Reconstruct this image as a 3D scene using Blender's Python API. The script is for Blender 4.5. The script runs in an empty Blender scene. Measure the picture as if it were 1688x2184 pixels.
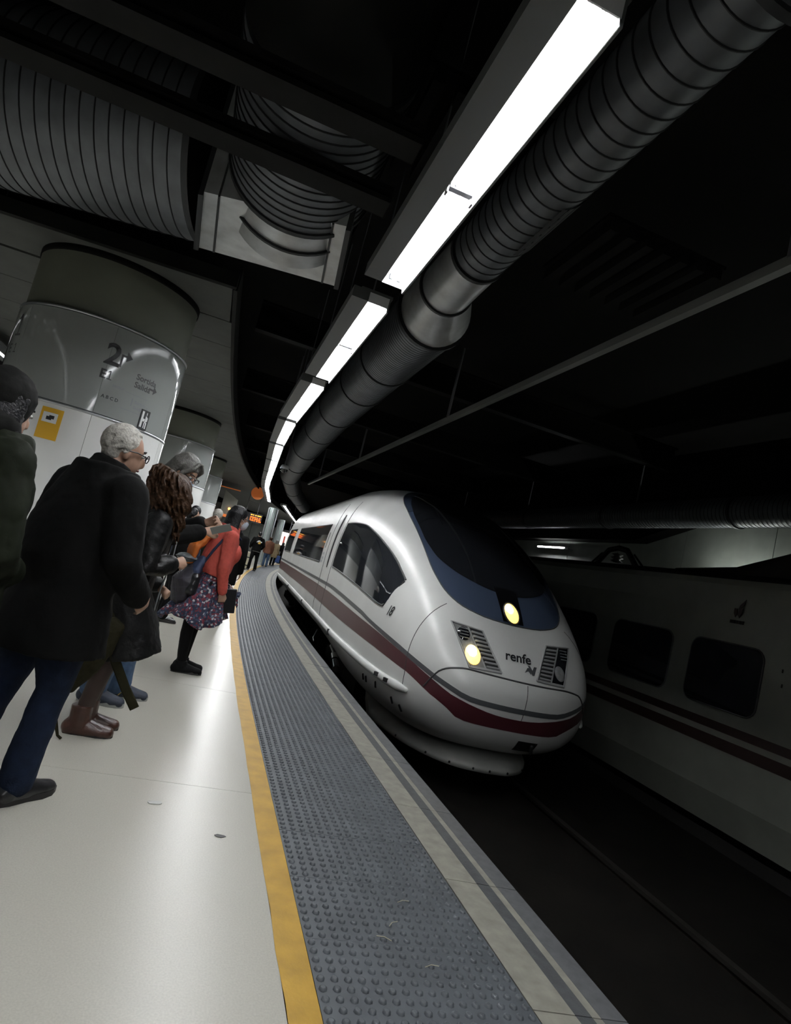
import bpy, bmesh, math, random
import numpy as np
from mathutils import Vector, Matrix, Euler
random.seed(7)
R = math.radians
SC = bpy.context.scene
COL = SC.collection

# ---------------------------------------------------------------- camera, world, exposure
CAM_ROLL, CAM_PITCH, CAM_YAW, CAM_F = R(14.0), R(5.7), R(16.0), 1300.0
_fwd = Vector((math.sin(CAM_YAW)*math.cos(CAM_PITCH), math.cos(CAM_YAW)*math.cos(CAM_PITCH), math.sin(CAM_PITCH)))
_r0 = Vector((math.cos(CAM_YAW), -math.sin(CAM_YAW), 0)); _u0 = _r0.cross(_fwd)
_rt = math.cos(CAM_ROLL)*_r0 + math.sin(CAM_ROLL)*_u0
_up = -math.sin(CAM_ROLL)*_r0 + math.cos(CAM_ROLL)*_u0
cam = bpy.data.cameras.new('camera'); cam_o = bpy.data.objects.new('camera', cam); COL.objects.link(cam_o)
cam_o.matrix_world = Matrix(((_rt.x, _up.x, -_fwd.x, 0), (_rt.y, _up.y, -_fwd.y, 0), (_rt.z, _up.z, -_fwd.z, 1.4), (0, 0, 0, 1)))
cam.sensor_fit = 'HORIZONTAL'; cam.sensor_width = 36.0; cam.lens = CAM_F*36.0/1688.0
cam.clip_start = 0.05; cam.clip_end = 400
SC.camera = cam_o
W = bpy.data.worlds.new('world'); SC.world = W; W.use_nodes = True
W.node_tree.nodes['Background'].inputs[0].default_value = (0.002, 0.0017, 0.0014, 1)
W.node_tree.nodes['Background'].inputs[1].default_value = 1.0
SC.view_settings.view_transform = 'Standard'; SC.view_settings.look = 'None'
SC.view_settings.gamma = 1.0; SC.view_settings.use_curve_mapping = False
SC.view_settings.exposure = 0.52
SC.cycles.use_denoising = True
SC.cycles.max_bounces = 8; SC.cycles.diffuse_bounces = 3; SC.cycles.glossy_bounces = 3
SC.cycles.sample_clamp_indirect = 4.0
TUBE_POWER = 75.0          # emission of the fluorescent tubes

# ---------------------------------------------------------------- materials
def mat(name, col, rough=0.6, metal=0.0, noise=None, bump=None, emit=None, spec=0.5, col2=None, coat=0.0, sheen=0.0):
    m = bpy.data.materials.new(name); m.use_nodes = True
    nt = m.node_tree; b = nt.nodes['Principled BSDF']
    b.inputs['Base Color'].default_value = (*col, 1); b.inputs['Roughness'].default_value = rough
    b.inputs['Metallic'].default_value = metal; b.inputs['Specular IOR Level'].default_value = spec
    b.inputs['Coat Weight'].default_value = coat; b.inputs['Sheen Weight'].default_value = sheen
    tc = None
    if noise or bump:
        tc = nt.nodes.new('ShaderNodeTexCoord')
    if noise:
        n = nt.nodes.new('ShaderNodeTexNoise'); n.inputs['Scale'].default_value = noise[0]; n.inputs['Detail'].default_value = 6
        nt.links.new(tc.outputs['Object'], n.inputs['Vector'])
        r = nt.nodes.new('ShaderNodeValToRGB'); a = noise[1]
        r.color_ramp.elements[0].position = 0.3; r.color_ramp.elements[1].position = 0.7
        c2 = col2 or tuple(c*(1-a) for c in col)
        r.color_ramp.elements[0].color = (*c2, 1); r.color_ramp.elements[1].color = (*col, 1)
        nt.links.new(n.outputs['Fac'], r.inputs['Fac']); nt.links.new(r.outputs['Color'], b.inputs['Base Color'])
    if bump:
        n2 = nt.nodes.new('ShaderNodeTexNoise'); n2.inputs['Scale'].default_value = bump[0]; n2.inputs['Detail'].default_value = 4
        nt.links.new(tc.outputs['Object'], n2.inputs['Vector'])
        bp = nt.nodes.new('ShaderNodeBump'); bp.inputs['Strength'].default_value = bump[1]; bp.inputs['Distance'].default_value = 0.01
        nt.links.new(n2.outputs['Fac'], bp.inputs['Height']); nt.links.new(bp.outputs['Normal'], b.inputs['Normal'])
    if emit:
        b.inputs['Emission Color'].default_value = (*emit[0], 1); b.inputs['Emission Strength'].default_value = emit[1]
    return m
M = {}
def mm(k, *a, **kw): M[k] = mat(k, *a, **kw); return M[k]
mm('terrazzo', (.61,.59,.52), .30, noise=(140,.14), spec=.55)
mm('yellow_paint', (.62,.36,.035), .5, noise=(9,.25), bump=(60,.1))
mm('tactile', (.108,.12,.133), .45, noise=(5,.3), spec=.5)
mm('coping', (.33,.32,.27), .6, noise=(14,.3), bump=(80,.15))
mm('coping_dark', (.085,.09,.095), .55, noise=(20,.3), bump=(120,.2))
mm('coping_edge', (.13,.135,.14), .5, noise=(20,.3))
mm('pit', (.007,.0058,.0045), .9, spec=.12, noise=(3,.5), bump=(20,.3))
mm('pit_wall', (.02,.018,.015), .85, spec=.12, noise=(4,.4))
mm('rail_steel', (.10,.085,.07), .45, metal=.8, noise=(8,.3))
mm('rail_head', (.03,.027,.024), .5, metal=.5)
mm('sleeper', (.09,.08,.07), .85, noise=(6,.3))
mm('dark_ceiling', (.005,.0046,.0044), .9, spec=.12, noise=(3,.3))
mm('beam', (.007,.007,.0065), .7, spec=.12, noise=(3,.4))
mm('soffit', (.075,.08,.075), .75, noise=(2.5,.25))
mm('concrete', (.32,.33,.29), .7, noise=(2,.2), bump=(40,.1))
mm('wall_panel', (.42,.45,.42), .6, noise=(1.2,.3))
mm('dark_wall', (.04,.04,.042), .8, spec=.12, noise=(1.5,.4))
mm('duct', (.16,.172,.188), .45, metal=.45, noise=(5,.3))
mm('duct_seam', (.035,.037,.04), .5, metal=.5)
mm('galv', (.72,.74,.75), .38, metal=.6, noise=(4,.35), bump=(3,.2))
mm('black', (.008,.008,.009), .5)
mm('black_gloss', (.006,.006,.007), .08, spec=.6)
mm('housing', (.09,.095,.095), .5)
mm('housing_in', (.85,.86,.88), .35)
mm('holder', (.12,.12,.13), .5)
mm('tube_dim', (1,1,1), .4, emit=((.95,1.0,.92), 75))
mm('tube_light', (1,1,1), .4, emit=((.93,.95,.96), TUBE_POWER))
mm('column_glass_shaded', (.34,.36,.35), .07, noise=(1.5,.05), spec=.55)  # upper cladding, the shade up there put into its darker grey
mm('column_lower', (.90,.91,.90), .16, noise=(1.5,.05), spec=.5)
mm('column_top_shaded', (.15,.16,.125), .7, noise=(2.5,.15))  # bare column head, colour darkened to stand for shade
mm('steel_trim', (.5,.52,.54), .3, metal=.8)
mm('print_black', (.012,.012,.014), .5)
mm('print_grey', (.25,.27,.29), .5)
mm('print_white', (.85,.86,.86), .5)
mm('sign_yellow', (.75,.42,.03), .45)
mm('pillar_green', (.36,.42,.40), .15, noise=(2,.15), spec=.6)
mm('orange_lit', (.5,.14,.03), .6, emit=((1,.25,.06), .35))
mm('orange_dim', (.5,.14,.03), .6, emit=((1,.25,.06), .10))
mm('lamp_orange', (1,.5,.1), .4, emit=((1,.42,.10), 3))
mm('led', (.2,.05,0), .5, emit=((1,.16,.015), 1.4))
mm('led_amber', (.2,.08,0), .5, emit=((1,.42,.05), 1.4))
mm('screen_black', (.01,.01,.011), .3)
mm('train_white', (.86,.87,.85), .27, noise=(1.1,.12), spec=.5, bump=(2,.02))
mm('train_low', (.45,.46,.43), .45, noise=(3,.3))
mm('train_purple', (.075,.018,.024), .35)
mm('train_grey', (.085,.09,.097), .35)
mm('train_seam', (.05,.05,.052), .6)
mm('train_blue', (.05,.068,.11), .2, spec=.5)
mm('glass_dark', (.012,.013,.016), .05, spec=.6)
mm('glass_side', (.02,.022,.027), .04, spec=.8)
mm('frame_dark', (.03,.03,.032), .4)
mm('lamp_glass', (.45,.46,.46), .15, metal=.3, noise=(30,.3))
mm('headlamp', (1,.9,.6), .3, emit=((1,.60,.13), 1.5))
mm('headlamp_core', (1,1,.95), .3, emit=((1,.93,.7), 6))
mm('slat', (.45,.46,.46), .4, metal=.3)
mm('bogie', (.018,.017,.016), .7, spec=.12)
mm('chrome', (.6,.6,.62), .2, metal=1.0)
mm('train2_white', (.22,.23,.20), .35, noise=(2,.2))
mm('train2_maroon', (.020,.008,.006), .5)
mm('train2_roof', (.03,.028,.027), .7, spec=.12)
mm('skin', (.50,.30,.215), .5, noise=(30,.12))
mm('skin_tan', (.42,.23,.15), .5, noise=(30,.12))
mm('eye', (.6,.6,.58), .2); mm('iris', (.03,.02,.015), .2); mm('lip', (.32,.11,.09), .5)
mm('hair_white', (.66,.63,.57), .6, noise=(60,.35), bump=(90,.6))
mm('hair_blond', (.50,.38,.25), .6, noise=(60,.3), bump=(90,.6))
mm('hair_grey', (.17,.165,.15), .5, noise=(50,.55), bump=(90,.6))
mm('hair_black', (.004,.004,.0055), .45, spec=.3, noise=(50,.4), bump=(90,.7))
mm('hair_brown', (.042,.017,.005), .6, spec=.2, noise=(40,.6), bump=(70,.7))
mm('coat_black', (.0028,.0026,.0026), .9, spec=.15, noise=(15,.3), bump=(25,.25))
mm('leather', (.004,.0038,.004), .5, spec=.2, bump=(35,.5))
mm('green_puffer', (.009,.0115,.006), .75, spec=.12, noise=(12,.3), bump=(12,.4))
mm('hood', (.006,.006,.0055), .8, spec=.12, bump=(20,.3))
mm('denim', (.010,.016,.034), .85, spec=.12, noise=(22,.4), bump=(120,.25))
mm('denim_light', (.06,.11,.20), .85, noise=(22,.4), bump=(120,.25))
mm('trousers_black', (.004,.004,.0045), .8, spec=.12, bump=(30,.2))
mm('tights', (.028,.014,.010), .7)
mm('tights_black', (.003,.003,.0035), .7, spec=.12)
mm('shoe_black', (.012,.012,.013), .28, bump=(30,.1))
mm('shoe_canvas', (.004,.004,.0045), .7, spec=.12)
mm('shoe_navy', (.022,.030,.05), .7, noise=(30,.4))
mm('boot_brown', (.055,.020,.013), .35, noise=(20,.4), bump=(40,.3))
mm('sole_grey', (.32,.33,.31), .6); mm('sole_dark', (.012,.011,.011), .7)
mm('cross_tan', (.35,.24,.06), .6)
mm('mask_blue', (.42,.58,.78), .7); mm('mask_white', (.62,.68,.78), .7, bump=(60,.2))
mm('coral', (.62,.10,.075), .85, noise=(40,.2), bump=(30,.4))
mm('orange_cloth', (.55,.14,.02), .7, bump=(20,.3))
mm('navy', (.018,.03,.075), .7, noise=(20,.3), bump=(30,.2))
mm('vinyl_black', (.012,.012,.014), .3, bump=(14,.5))
mm('grey_case', (.16,.18,.19), .35)
mm('olive', (.018,.016,.007), .8, spec=.12, noise=(10,.3), bump=(60,.3))
mm('card', (.34,.36,.34), .6)
mm('brown_coat', (.16,.06,.03), .8, noise=(12,.3)); mm('beige_coat', (.30,.23,.13), .8, noise=(12,.3))
mm('cream', (.60,.57,.42), .7); mm('blue_cloth', (.03,.07,.22), .7); mm('white_cloth', (.65,.66,.68), .7); mm('red_cloth', (.45,.10,.06), .7)
mm('pole', (.3,.31,.3), .4, metal=.5)
mm('paper', (.7,.7,.68), .8); mm('straw', (.5,.46,.33), .8); mm('gum', (.12,.12,.12), .7)
mm('ad_white', (.8,.78,.72), .5, emit=((1,.93,.8), .9)); mm('ad_red', (.6,.08,.06), .5)
mm('gold', (.62,.36,.06), .6)
def floral():
    m = mat('floral', (.02,.025,.05), .8); nt = m.node_tree; b = nt.nodes['Principled BSDF']
    tc = nt.nodes.new('ShaderNodeTexCoord'); v = nt.nodes.new('ShaderNodeTexVoronoi'); v.inputs['Scale'].default_value = 60
    nt.links.new(tc.outputs['Object'], v.inputs['Vector'])
    r = nt.nodes.new('ShaderNodeValToRGB'); r.color_ramp.interpolation = 'CONSTANT'
    cols = [(0,(.016,.022,.05)),(.28,(.09,.11,.16)),(.42,(.14,.018,.03)),(.58,(.018,.022,.05)),(.70,(.55,.55,.56)),(.78,(.03,.05,.10)),(.9,(.20,.03,.05))]
    el = r.color_ramp.elements; el[0].position, el[0].color = 0, (*cols[0][1],1); el[1].position, el[1].color = cols[1][0], (*cols[1][1],1)
    for p, c in cols[2:]:
        e = el.new(p); e.color = (*c,1)
    sp = nt.nodes.new('ShaderNodeSeparateColor'); nt.links.new(v.outputs['Color'], sp.inputs[0])
    nt.links.new(sp.outputs[0], r.inputs['Fac']); nt.links.new(r.outputs['Color'], b.inputs['Base Color']); return m
M['floral'] = floral()
def plaid():
    m = mat('plaid', (.02,.02,.03), .6); nt = m.node_tree; b = nt.nodes['Principled BSDF']
    tc = nt.nodes.new('ShaderNodeTexCoord'); w = nt.nodes.new('ShaderNodeTexBrick'); w.inputs['Scale'].default_value = 6
    w.inputs['Color1'].default_value = (.014,.013,.02,1); w.inputs['Color2'].default_value = (.02,.016,.024,1); w.inputs['Mortar'].default_value = (.035,.03,.045,1)
    w.inputs['Mortar Size'].default_value = .02; w.offset = 0.0; w.inputs['Row Height'].default_value = .5
    mp = nt.nodes.new('ShaderNodeMapping'); mp.inputs['Rotation'].default_value = (R(90),0,R(20))
    nt.links.new(tc.outputs['Object'], mp.inputs['Vector']); nt.links.new(mp.outputs['Vector'], w.inputs['Vector'])
    nt.links.new(w.outputs['Color'], b.inputs['Base Color']); return m
M['plaid'] = plaid()

# ---------------------------------------------------------------- mesh helpers
class MB:
    """collects vertices and faces (with a material slot per face) for one mesh"""
    def __init__(s): s.v = []; s.f = []; s.m = []; s.sm = []
    def add(s, vs, fs, mi=0, smooth=False):
        o = len(s.v); s.v += [tuple(p) for p in vs]
        for f in fs: s.f.append(tuple(o+i for i in f)); s.m.append(mi); s.sm.append(smooth)
        return s
    def hexa(s, p, mi=0):       # p: 4 bottom points ccw then 4 top points
        return s.add(p, [(3,2,1,0),(4,5,6,7),(0,1,5,4),(1,2,6,5),(2,3,7,6),(3,0,4,7)], mi)
    def box(s, c, d, mi=0, rot=None):
        hx,hy,hz = d[0]/2,d[1]/2,d[2]/2
        P = [Vector(q) for q in ((-hx,-hy,-hz),(hx,-hy,-hz),(hx,hy,-hz),(-hx,hy,-hz),(-hx,-hy,hz),(hx,-hy,hz),(hx,hy,hz),(-hx,hy,hz))]
        if rot: P = [rot @ q for q in P]
        return s.hexa([q+Vector(c) for q in P], mi)
    def grid(s, rows, mi=0, smooth=True, close_v=False, flip=False):   # rows: list of equal-length point lists
        o = len(s.v); n = len(rows[0])
        for r in rows: s.v += [tuple(p) for p in r]
        for i in range(len(rows)-1):
            for j in range(n if close_v else n-1):
                k = (j+1) % n; f = (o+i*n+j, o+i*n+k, o+(i+1)*n+k, o+(i+1)*n+j)
                s.f.append(f[::-1] if flip else f); s.m.append(mi); s.sm.append(smooth)
        return s
    def fan(s, ring, mi=0, flip=False):
        o = len(s.v); s.v += [tuple(p) for p in ring]; f = tuple(range(o, o+len(ring)))
        s.f.append(f[::-1] if flip else f); s.m.append(mi); s.sm.append(False); return s
    def tube(s, pts, rad, seg=12, cap='round', wdir=None, mi=0, smooth=True):
        pts = [Vector(p) for p in pts]; n = len(pts)
        rad = [(r, r) if not hasattr(r, '__len__') else r for r in (rad if hasattr(rad, '__len__') else [rad]*n)]
        ts = []
        for i in range(n):
            t = pts[min(i+1,n-1)]-pts[max(i-1,0)]; ts.append(t.normalized() if t.length > 1e-9 else Vector((0,0,1)))
        if wdir is None:
            a = Vector((0,0,1)) if abs(ts[0].z) < .9 else Vector((1,0,0)); u = (a-ts[0]*a.dot(ts[0])).normalized()
        else: u = Vector(wdir)
        rows = []
        def ring(c, u, v, ra, rb): return [c+u*(ra*math.cos(q))+v*(rb*math.sin(q)) for q in (2*math.pi*j/seg for j in range(seg))]
        fr = []
        for t in ts:
            u = (u-t*u.dot(t)); u = u.normalized() if u.length > 1e-6 else Vector((1,0,0)); fr.append((u, t.cross(u)))
        if cap == 'round':
            r0 = min(rad[0])
            for k in (75, 45, 20): rows.append(ring(pts[0]-ts[0]*(r0*math.sin(R(k))), *fr[0], rad[0][0]*math.cos(R(k)), rad[0][1]*math.cos(R(k))))
        for i in range(n): rows.append(ring(pts[i], *fr[i], *rad[i]))
        if cap == 'round':
            r1 = min(rad[-1])
            for k in (20, 45, 75): rows.append(ring(pts[-1]+ts[-1]*(r1*math.sin(R(k))), *fr[-1], rad[-1][0]*math.cos(R(k)), rad[-1][1]*math.cos(R(k))))
        s.grid(rows, mi, smooth, close_v=True)
        if cap:
            s.fan(rows[0], mi, flip=True); s.fan(rows[-1], mi)
        return s
    def ell(s, c, ax, seg=14, mi=0):      # ax: three half-axis vectors
        c = Vector(c); a, b, d = [Vector(x) for x in ax]; rows = []
        nl = max(5, seg//2)
        for i in range(1, nl):
            t = math.pi*i/nl
            rows.append([c - d*math.cos(t) + (a*math.cos(q)+b*math.sin(q))*math.sin(t) for q in (2*math.pi*j/seg for j in range(seg))])
        s.grid(rows, mi, True, close_v=True); o = len(s.v)
        s.v += [tuple(c-d), tuple(c+d)]; base = o-len(rows)*seg
        for j in range(seg):
            k = (j+1) % seg
            s.f.append((o, base+k, base+j)); s.m.append(mi); s.sm.append(True)
            s.f.append((o+1, base+(len(rows)-1)*seg+j, base+(len(rows)-1)*seg+k)); s.m.append(mi); s.sm.append(True)
        return s
    def lathe(s, prof, c=(0,0,0), seg=24, mi=0, smooth=True):   # prof: (r, z)
        rows = [[(c[0]+r*math.cos(q), c[1]+r*math.sin(q), c[2]+z) for q in (2*math.pi*j/seg for j in range(seg))] for r, z in prof]
        return s.grid(rows, mi, smooth, close_v=True)
    def mesh(s, name, mats):
        me = bpy.data.meshes.new(name); me.from_pydata(s.v, [], s.f)
        for m in (mats if isinstance(mats, (list, tuple)) else [mats]): me.materials.append(M[m] if isinstance(m, str) else m)
        me.polygons.foreach_set('material_index', s.m); me.polygons.foreach_set('use_smooth', s.sm); me.update()
        return me
def link(name, me, parent=None, loc=None, rotz=None):
    o = bpy.data.objects.new(name, me); COL.objects.link(o)
    if parent: o.parent = parent
    if loc is not None: o.location = loc
    if rotz is not None: o.rotation_euler = (0,0,rotz)
    return o
def tag(o, label=None, cat=None, group=None, kind=None):
    if label: o['label'] = label
    if cat: o['category'] = cat
    if group: o['group'] = group
    if kind: o['kind'] = kind
    return o
def empty(name, loc=(0,0,0), rotz=0): return link(name, None, None, loc, rotz)
def struct(name, label=None, loc=(0,0,0)): return tag(empty(name, loc), label, None, None, 'structure')
def put(mb, name, mats, parent=None, loc=None, rotz=None): return link(name, mb.mesh(name, mats), parent, loc, rotz)
def bevel(me, w, seg=2):
    bm = bmesh.new(); bm.from_mesh(me); bmesh.ops.bevel(bm, geom=bm.edges[:], offset=w, segments=seg, affect='EDGES', profile=.5); bm.to_mesh(me); bm.free(); return me
def remesh(mb, name, m, voxel, smooth=4, disp=None):
    me = mb.mesh('tmp', m); o = link('tmp', me)
    r = o.modifiers.new('r','REMESH'); r.mode = 'VOXEL'; r.voxel_size = voxel; r.use_smooth_shade = True
    if smooth:
        q = o.modifiers.new('s','SMOOTH'); q.iterations = smooth; q.factor = .5
    if disp:
        t = bpy.data.textures.new('wrinkle','CLOUDS'); t.noise_scale = disp[0]; t.noise_depth = 2
        d = o.modifiers.new('d','DISPLACE'); d.texture = t; d.strength = disp[1]; d.mid_level = .5
    dg = bpy.context.evaluated_depsgraph_get()
    out = bpy.data.meshes.new_from_object(o.evaluated_get(dg)); bpy.data.objects.remove(o); bpy.data.meshes.remove(me)
    out.name = name
    out.materials.clear(); out.materials.append(M[m] if isinstance(m, str) else m)
    return out
_txt = {}
def text_geo(s, shear=0.0):
    """outline of a word as vertices and faces, 1 unit high font size"""
    if (s, shear) not in _txt:
        c = bpy.data.curves.new('t','FONT'); c.body = s; c.size = 1.0; c.shear = shear; c.resolution_u = 3; c.offset = .022; c.align_x = 'LEFT'
        o = bpy.data.objects.new('t', c); COL.objects.link(o)
        dg = bpy.context.evaluated_depsgraph_get(); me = bpy.data.meshes.new_from_object(o.evaluated_get(dg))
        _txt[(s, shear)] = ([v.co.copy() for v in me.vertices], [tuple(p.vertices) for p in me.polygons])
        bpy.data.objects.remove(o); bpy.data.meshes.remove(me)
    return _txt[(s, shear)]

# ---------------------------------------------------------------- the curve of the platform
RC = 188.0
def cv(lat, s, z=0.0):
    """lateral offset from the camera line (right +), distance along the platform"""
    if s <= 5: return Vector((lat, s, z))
    f = (s-5)/RC; return Vector((RC-(RC-lat)*math.cos(f), 5+(RC-lat)*math.sin(f), z))
def ch(s): return 0.0 if s <= 5 else -(s-5)/RC      # heading (rotation about z)
# ================================================================ PLATFORM
SEND = 86.0
def strip(name, lat0, lat1, z0, z1, s0, s1, ds, mats, parent=None, kind=True):
    mb = MB(); n = max(1, int((s1-s0)/ds)); ss = [s0+(s1-s0)*i/n for i in range(n+1)]
    mb.grid([[cv(lat0,s,z1), cv(lat1,s,z1), cv(lat1,s,z0), cv(lat0,s,z0), cv(lat0,s,z1)] for s in ss], smooth=False, flip=True)
    a = cv(0,ss[0]); mb.fan([cv(lat0,ss[0],z1), cv(lat1,ss[0],z1), cv(lat1,ss[0],z0), cv(lat0,ss[0],z0)]); mb.fan([cv(lat0,ss[-1],z1), cv(lat1,ss[-1],z1), cv(lat1,ss[-1],z0), cv(lat0,ss[-1],z0)], flip=True)
    o = put(mb, name, mats, parent)
    if kind: o['kind'] = 'structure'
    return o
floor = strip('floor', -7.0, 1.86, -1.3, -.03, -9, SEND, 1.2, 'pit_wall')
def quad_slab(l0, l1, s0, s1, zt=0.0, th=.03, gap=.0015, skew=0.0, mats='terrazzo', mb=None, mi=0):
    mb = mb or MB()
    P = [cv(l0+gap,s0+gap), cv(l1-gap,s0+gap-skew), cv(l1-gap,s1-gap-skew), cv(l0+gap,s1-gap)]
    mb.hexa([(p.x,p.y,zt-th) for p in P]+[(p.x,p.y,zt) for p in P], mi); return mb
s = -3.0
while s < SEND:                                         # terrazzo slabs, four abreast
    L = 2.2 if s < 40 else 6.0
    for a, b in ((-7.0,-4.4),(-4.4,-1.9),(-1.9,.61)):
        put(quad_slab(a, b, s, min(s+L, SEND)), 'floor_slab', 'terrazzo', floor)
    s += L
# yellow line, a painted band slightly worn at its rim
mb = MB(); ss = [-3+.25*i for i in range(int((SEND+3)/.25))]
mb.grid([[cv(.608+random.uniform(-.004,.004),q,.0015), cv(.722,q,.0015), cv(.722,q,-.03), cv(.608,q,-.03)] for q in ss], smooth=False, flip=True)
tag(put(mb, 'trim_1', 'yellow_paint'), 'ochre yellow safety line along the tactile paving', kind='structure')
# tactile band: studded tiles
tact = struct('trim_2', 'blue grey tactile band of studded tiles along the platform edge')
def tact_mesh():
    mb = MB(); w, l = .806, .4325
    mb.box((0,0,-.015), (w-.003, l-.003, .03))
    nx, ny = 16, 9
    for i in range(nx):
        for j in range(ny):
            x = -w/2+(i+.5)*w/nx; y = -l/2+(j+.5)*l/ny
            rows = [[(x+r*math.cos(q), y+r*math.sin(q), z) for q in (2*math.pi*k/8 for k in range(8))] for r, z in ((.0155,0),(.0135,.006),(.008,.0085))]
            mb.grid(rows, 0, True, close_v=True); mb.fan(rows[-1])
    return mb.mesh('tactile_tile', 'tactile')
tm = tact_mesh(); s = .6
while s < 58:
    t = link('tactile_tile', tm, tact, cv(1.126, s+.216, random.uniform(-.001,.001)), ch(s+.216)); s += .4325
strip('tactile_run', .722, 1.53, -.03, .003, 58, SEND, 2, 'tactile', tact, False)
strip('tactile_run', .722, 1.53, -.03, .003, -9, .6, 2, 'tactile', tact, False)
# coping stones with two dark anti-slip bands
cop = struct('trim_3', 'pale coping stones with dark anti slip bands at the platform edge')
s = 2.01-.8645*4; k = 0
while s < SEND-1:
    L = .8645; sk = .045; g = .0025; zz = random.uniform(-.0015,.0015)
    lat = [1.533,1.70,1.768,1.806,1.912]; mi = [0,1,0,2]
    mb2 = MB()
    for a, b, m in zip(lat[:-1], lat[1:], mi):
        s0a, s0b = s+g-sk*(a-1.533)/.38, s+g-sk*(b-1.533)/.38
        P = [cv(a,s0a), cv(b,s0b), cv(b,s0b+L-2*g), cv(a,s0a+L-2*g)]; zt = zz+(0 if m == 0 else .001)
        mb2.hexa([(p.x,p.y,-.16) for p in P]+[(p.x,p.y,zt) for p in P], m)
    put(mb2, 'coping_stone', ['coping','coping_dark','coping_edge'], cop); s += L
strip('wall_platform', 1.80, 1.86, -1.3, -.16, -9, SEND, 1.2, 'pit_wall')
# ---------------------------------------------------------------- track pit
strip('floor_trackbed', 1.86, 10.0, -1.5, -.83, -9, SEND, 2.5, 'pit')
ZR = -.76
for nm, lat in (('railway_track', 3.62), ('railway_track', 7.75)):
    T = tag(empty(nm), 'dark railway track %s' % ('between platform and white nose of arriving train' if lat < 5 else 'under the parked train on the right'), 'track')
    for d in (-.755, .755):
        r = strip('rail', lat+d-.034, lat+d+.034, ZR-.035, ZR, -9, 80, 2, 'rail_head', T, False)
        strip('rail_web', lat+d-.012, lat+d+.012, ZR-.15, ZR-.03, -9, 80, 2, 'rail_steel', r, False)
        strip('rail_foot', lat+d-.07, lat+d+.07, ZR-.17, ZR-.14, -9, 80, 2, 'rail_steel', r, False)
# ================================================================ WALLS, CEILING
wr = struct('wall_right', 'pale concrete panel wall behind the parked train')
put(MB().box((12.45,30,2.0), (.3,90,9)), 'wall_core', 'dark_wall', wr)
for i in range(-4, 22):                                  # 2.7 m panels with open joints
    y0 = 10.8+2.74*i
    for z0, z1 in ((-.2,2.3),(2.3,4.75)):
        put(MB().box((12.15,y0+1.37,(z0+z1)/2), (.25,2.72,z1-z0-.02)), 'wall_panel', 'wall_panel', wr)
# dark stepped soffit hanging in front of the wall (its lower edge drops from 4.5 to 4.0 m)
sb = MB(); pr = [(-10,4.62),(13.1,4.55),(15.0,4.05),(60,3.9)]
sb.grid([[(11.55,y,z),(11.55,y,6.2)] for y, z in pr], smooth=False); sb.grid([[(11.55,y,z),(12.0,y,z)] for y, z in pr], smooth=False, flip=True)
sb.grid([[(12.0,y,z),(12.0,y,6.2)] for y, z in pr], smooth=False, flip=True); sb.grid([[(11.55,y,6.2),(12.0,y,6.2)] for y, z in pr], smooth=False)
tag(put(sb, 'trim_4', 'dark_ceiling'), 'dark stepped fascia above the pale wall', kind='structure')
put(MB().box((11.2,30,-.4),(2.0,90,.8)), 'floor_far_platform', 'concrete').__setitem__('kind','structure')
put(MB().box((-9.2,35,2),(.3,100,10)), 'wall_left', 'dark_wall').__setitem__('kind','structure')
put(MB().box((10,88,2),(60,.4,10)), 'wall_far', 'dark_wall').__setitem__('kind','structure')
put(MB().box((2,-9.2,2),(30,.3,10)), 'wall_near', 'dark_wall').__setitem__('kind','structure')
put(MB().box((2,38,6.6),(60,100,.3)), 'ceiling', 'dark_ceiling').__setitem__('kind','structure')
# low soffit of transverse panels over the columns
so = struct('ceiling_soffit', 'low soffit of grey transverse panels above the round columns')
ys = [7.32,8.75,9.95,11.3,12.7,14.1,15.5,16.9,18.3,19.7,21.1,22.5,24,26,28,30,33,36,40,45,50,56,62,68,74]
for a, b in zip(ys[:-1], ys[1:]):
    if a < 7.4:
        q = MB().hexa([(-6.5,7.92,4.25),(-.5,7.40,4.25),(-.5,b-.008,4.25),(-6.5,b-.008,4.25),(-6.5,7.92,4.33),(-.5,7.40,4.33),(-.5,b-.008,4.33),(-6.5,b-.008,4.33)]); put(q, 'soffit_panel', 'soffit', so)
    else: put(quad_slab(-6.5, -.5, a, b, 4.33, .08, .008), 'soffit_panel', 'soffit', so)
put(MB().hexa([(-6.5,7.83,4.20),(-.45,7.30,4.20),(-.45,7.39,4.20),(-6.5,7.91,4.20),(-6.5,7.83,4.37),(-.45,7.30,4.37),(-.45,7.39,4.37),(-6.5,7.91,4.37)]), 'soffit_fascia', 'beam', so)
strip('soffit_edge', -.5, -.45, 4.2, 4.5, 7.4, 74, 1.5, 'beam', so, False)
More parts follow.
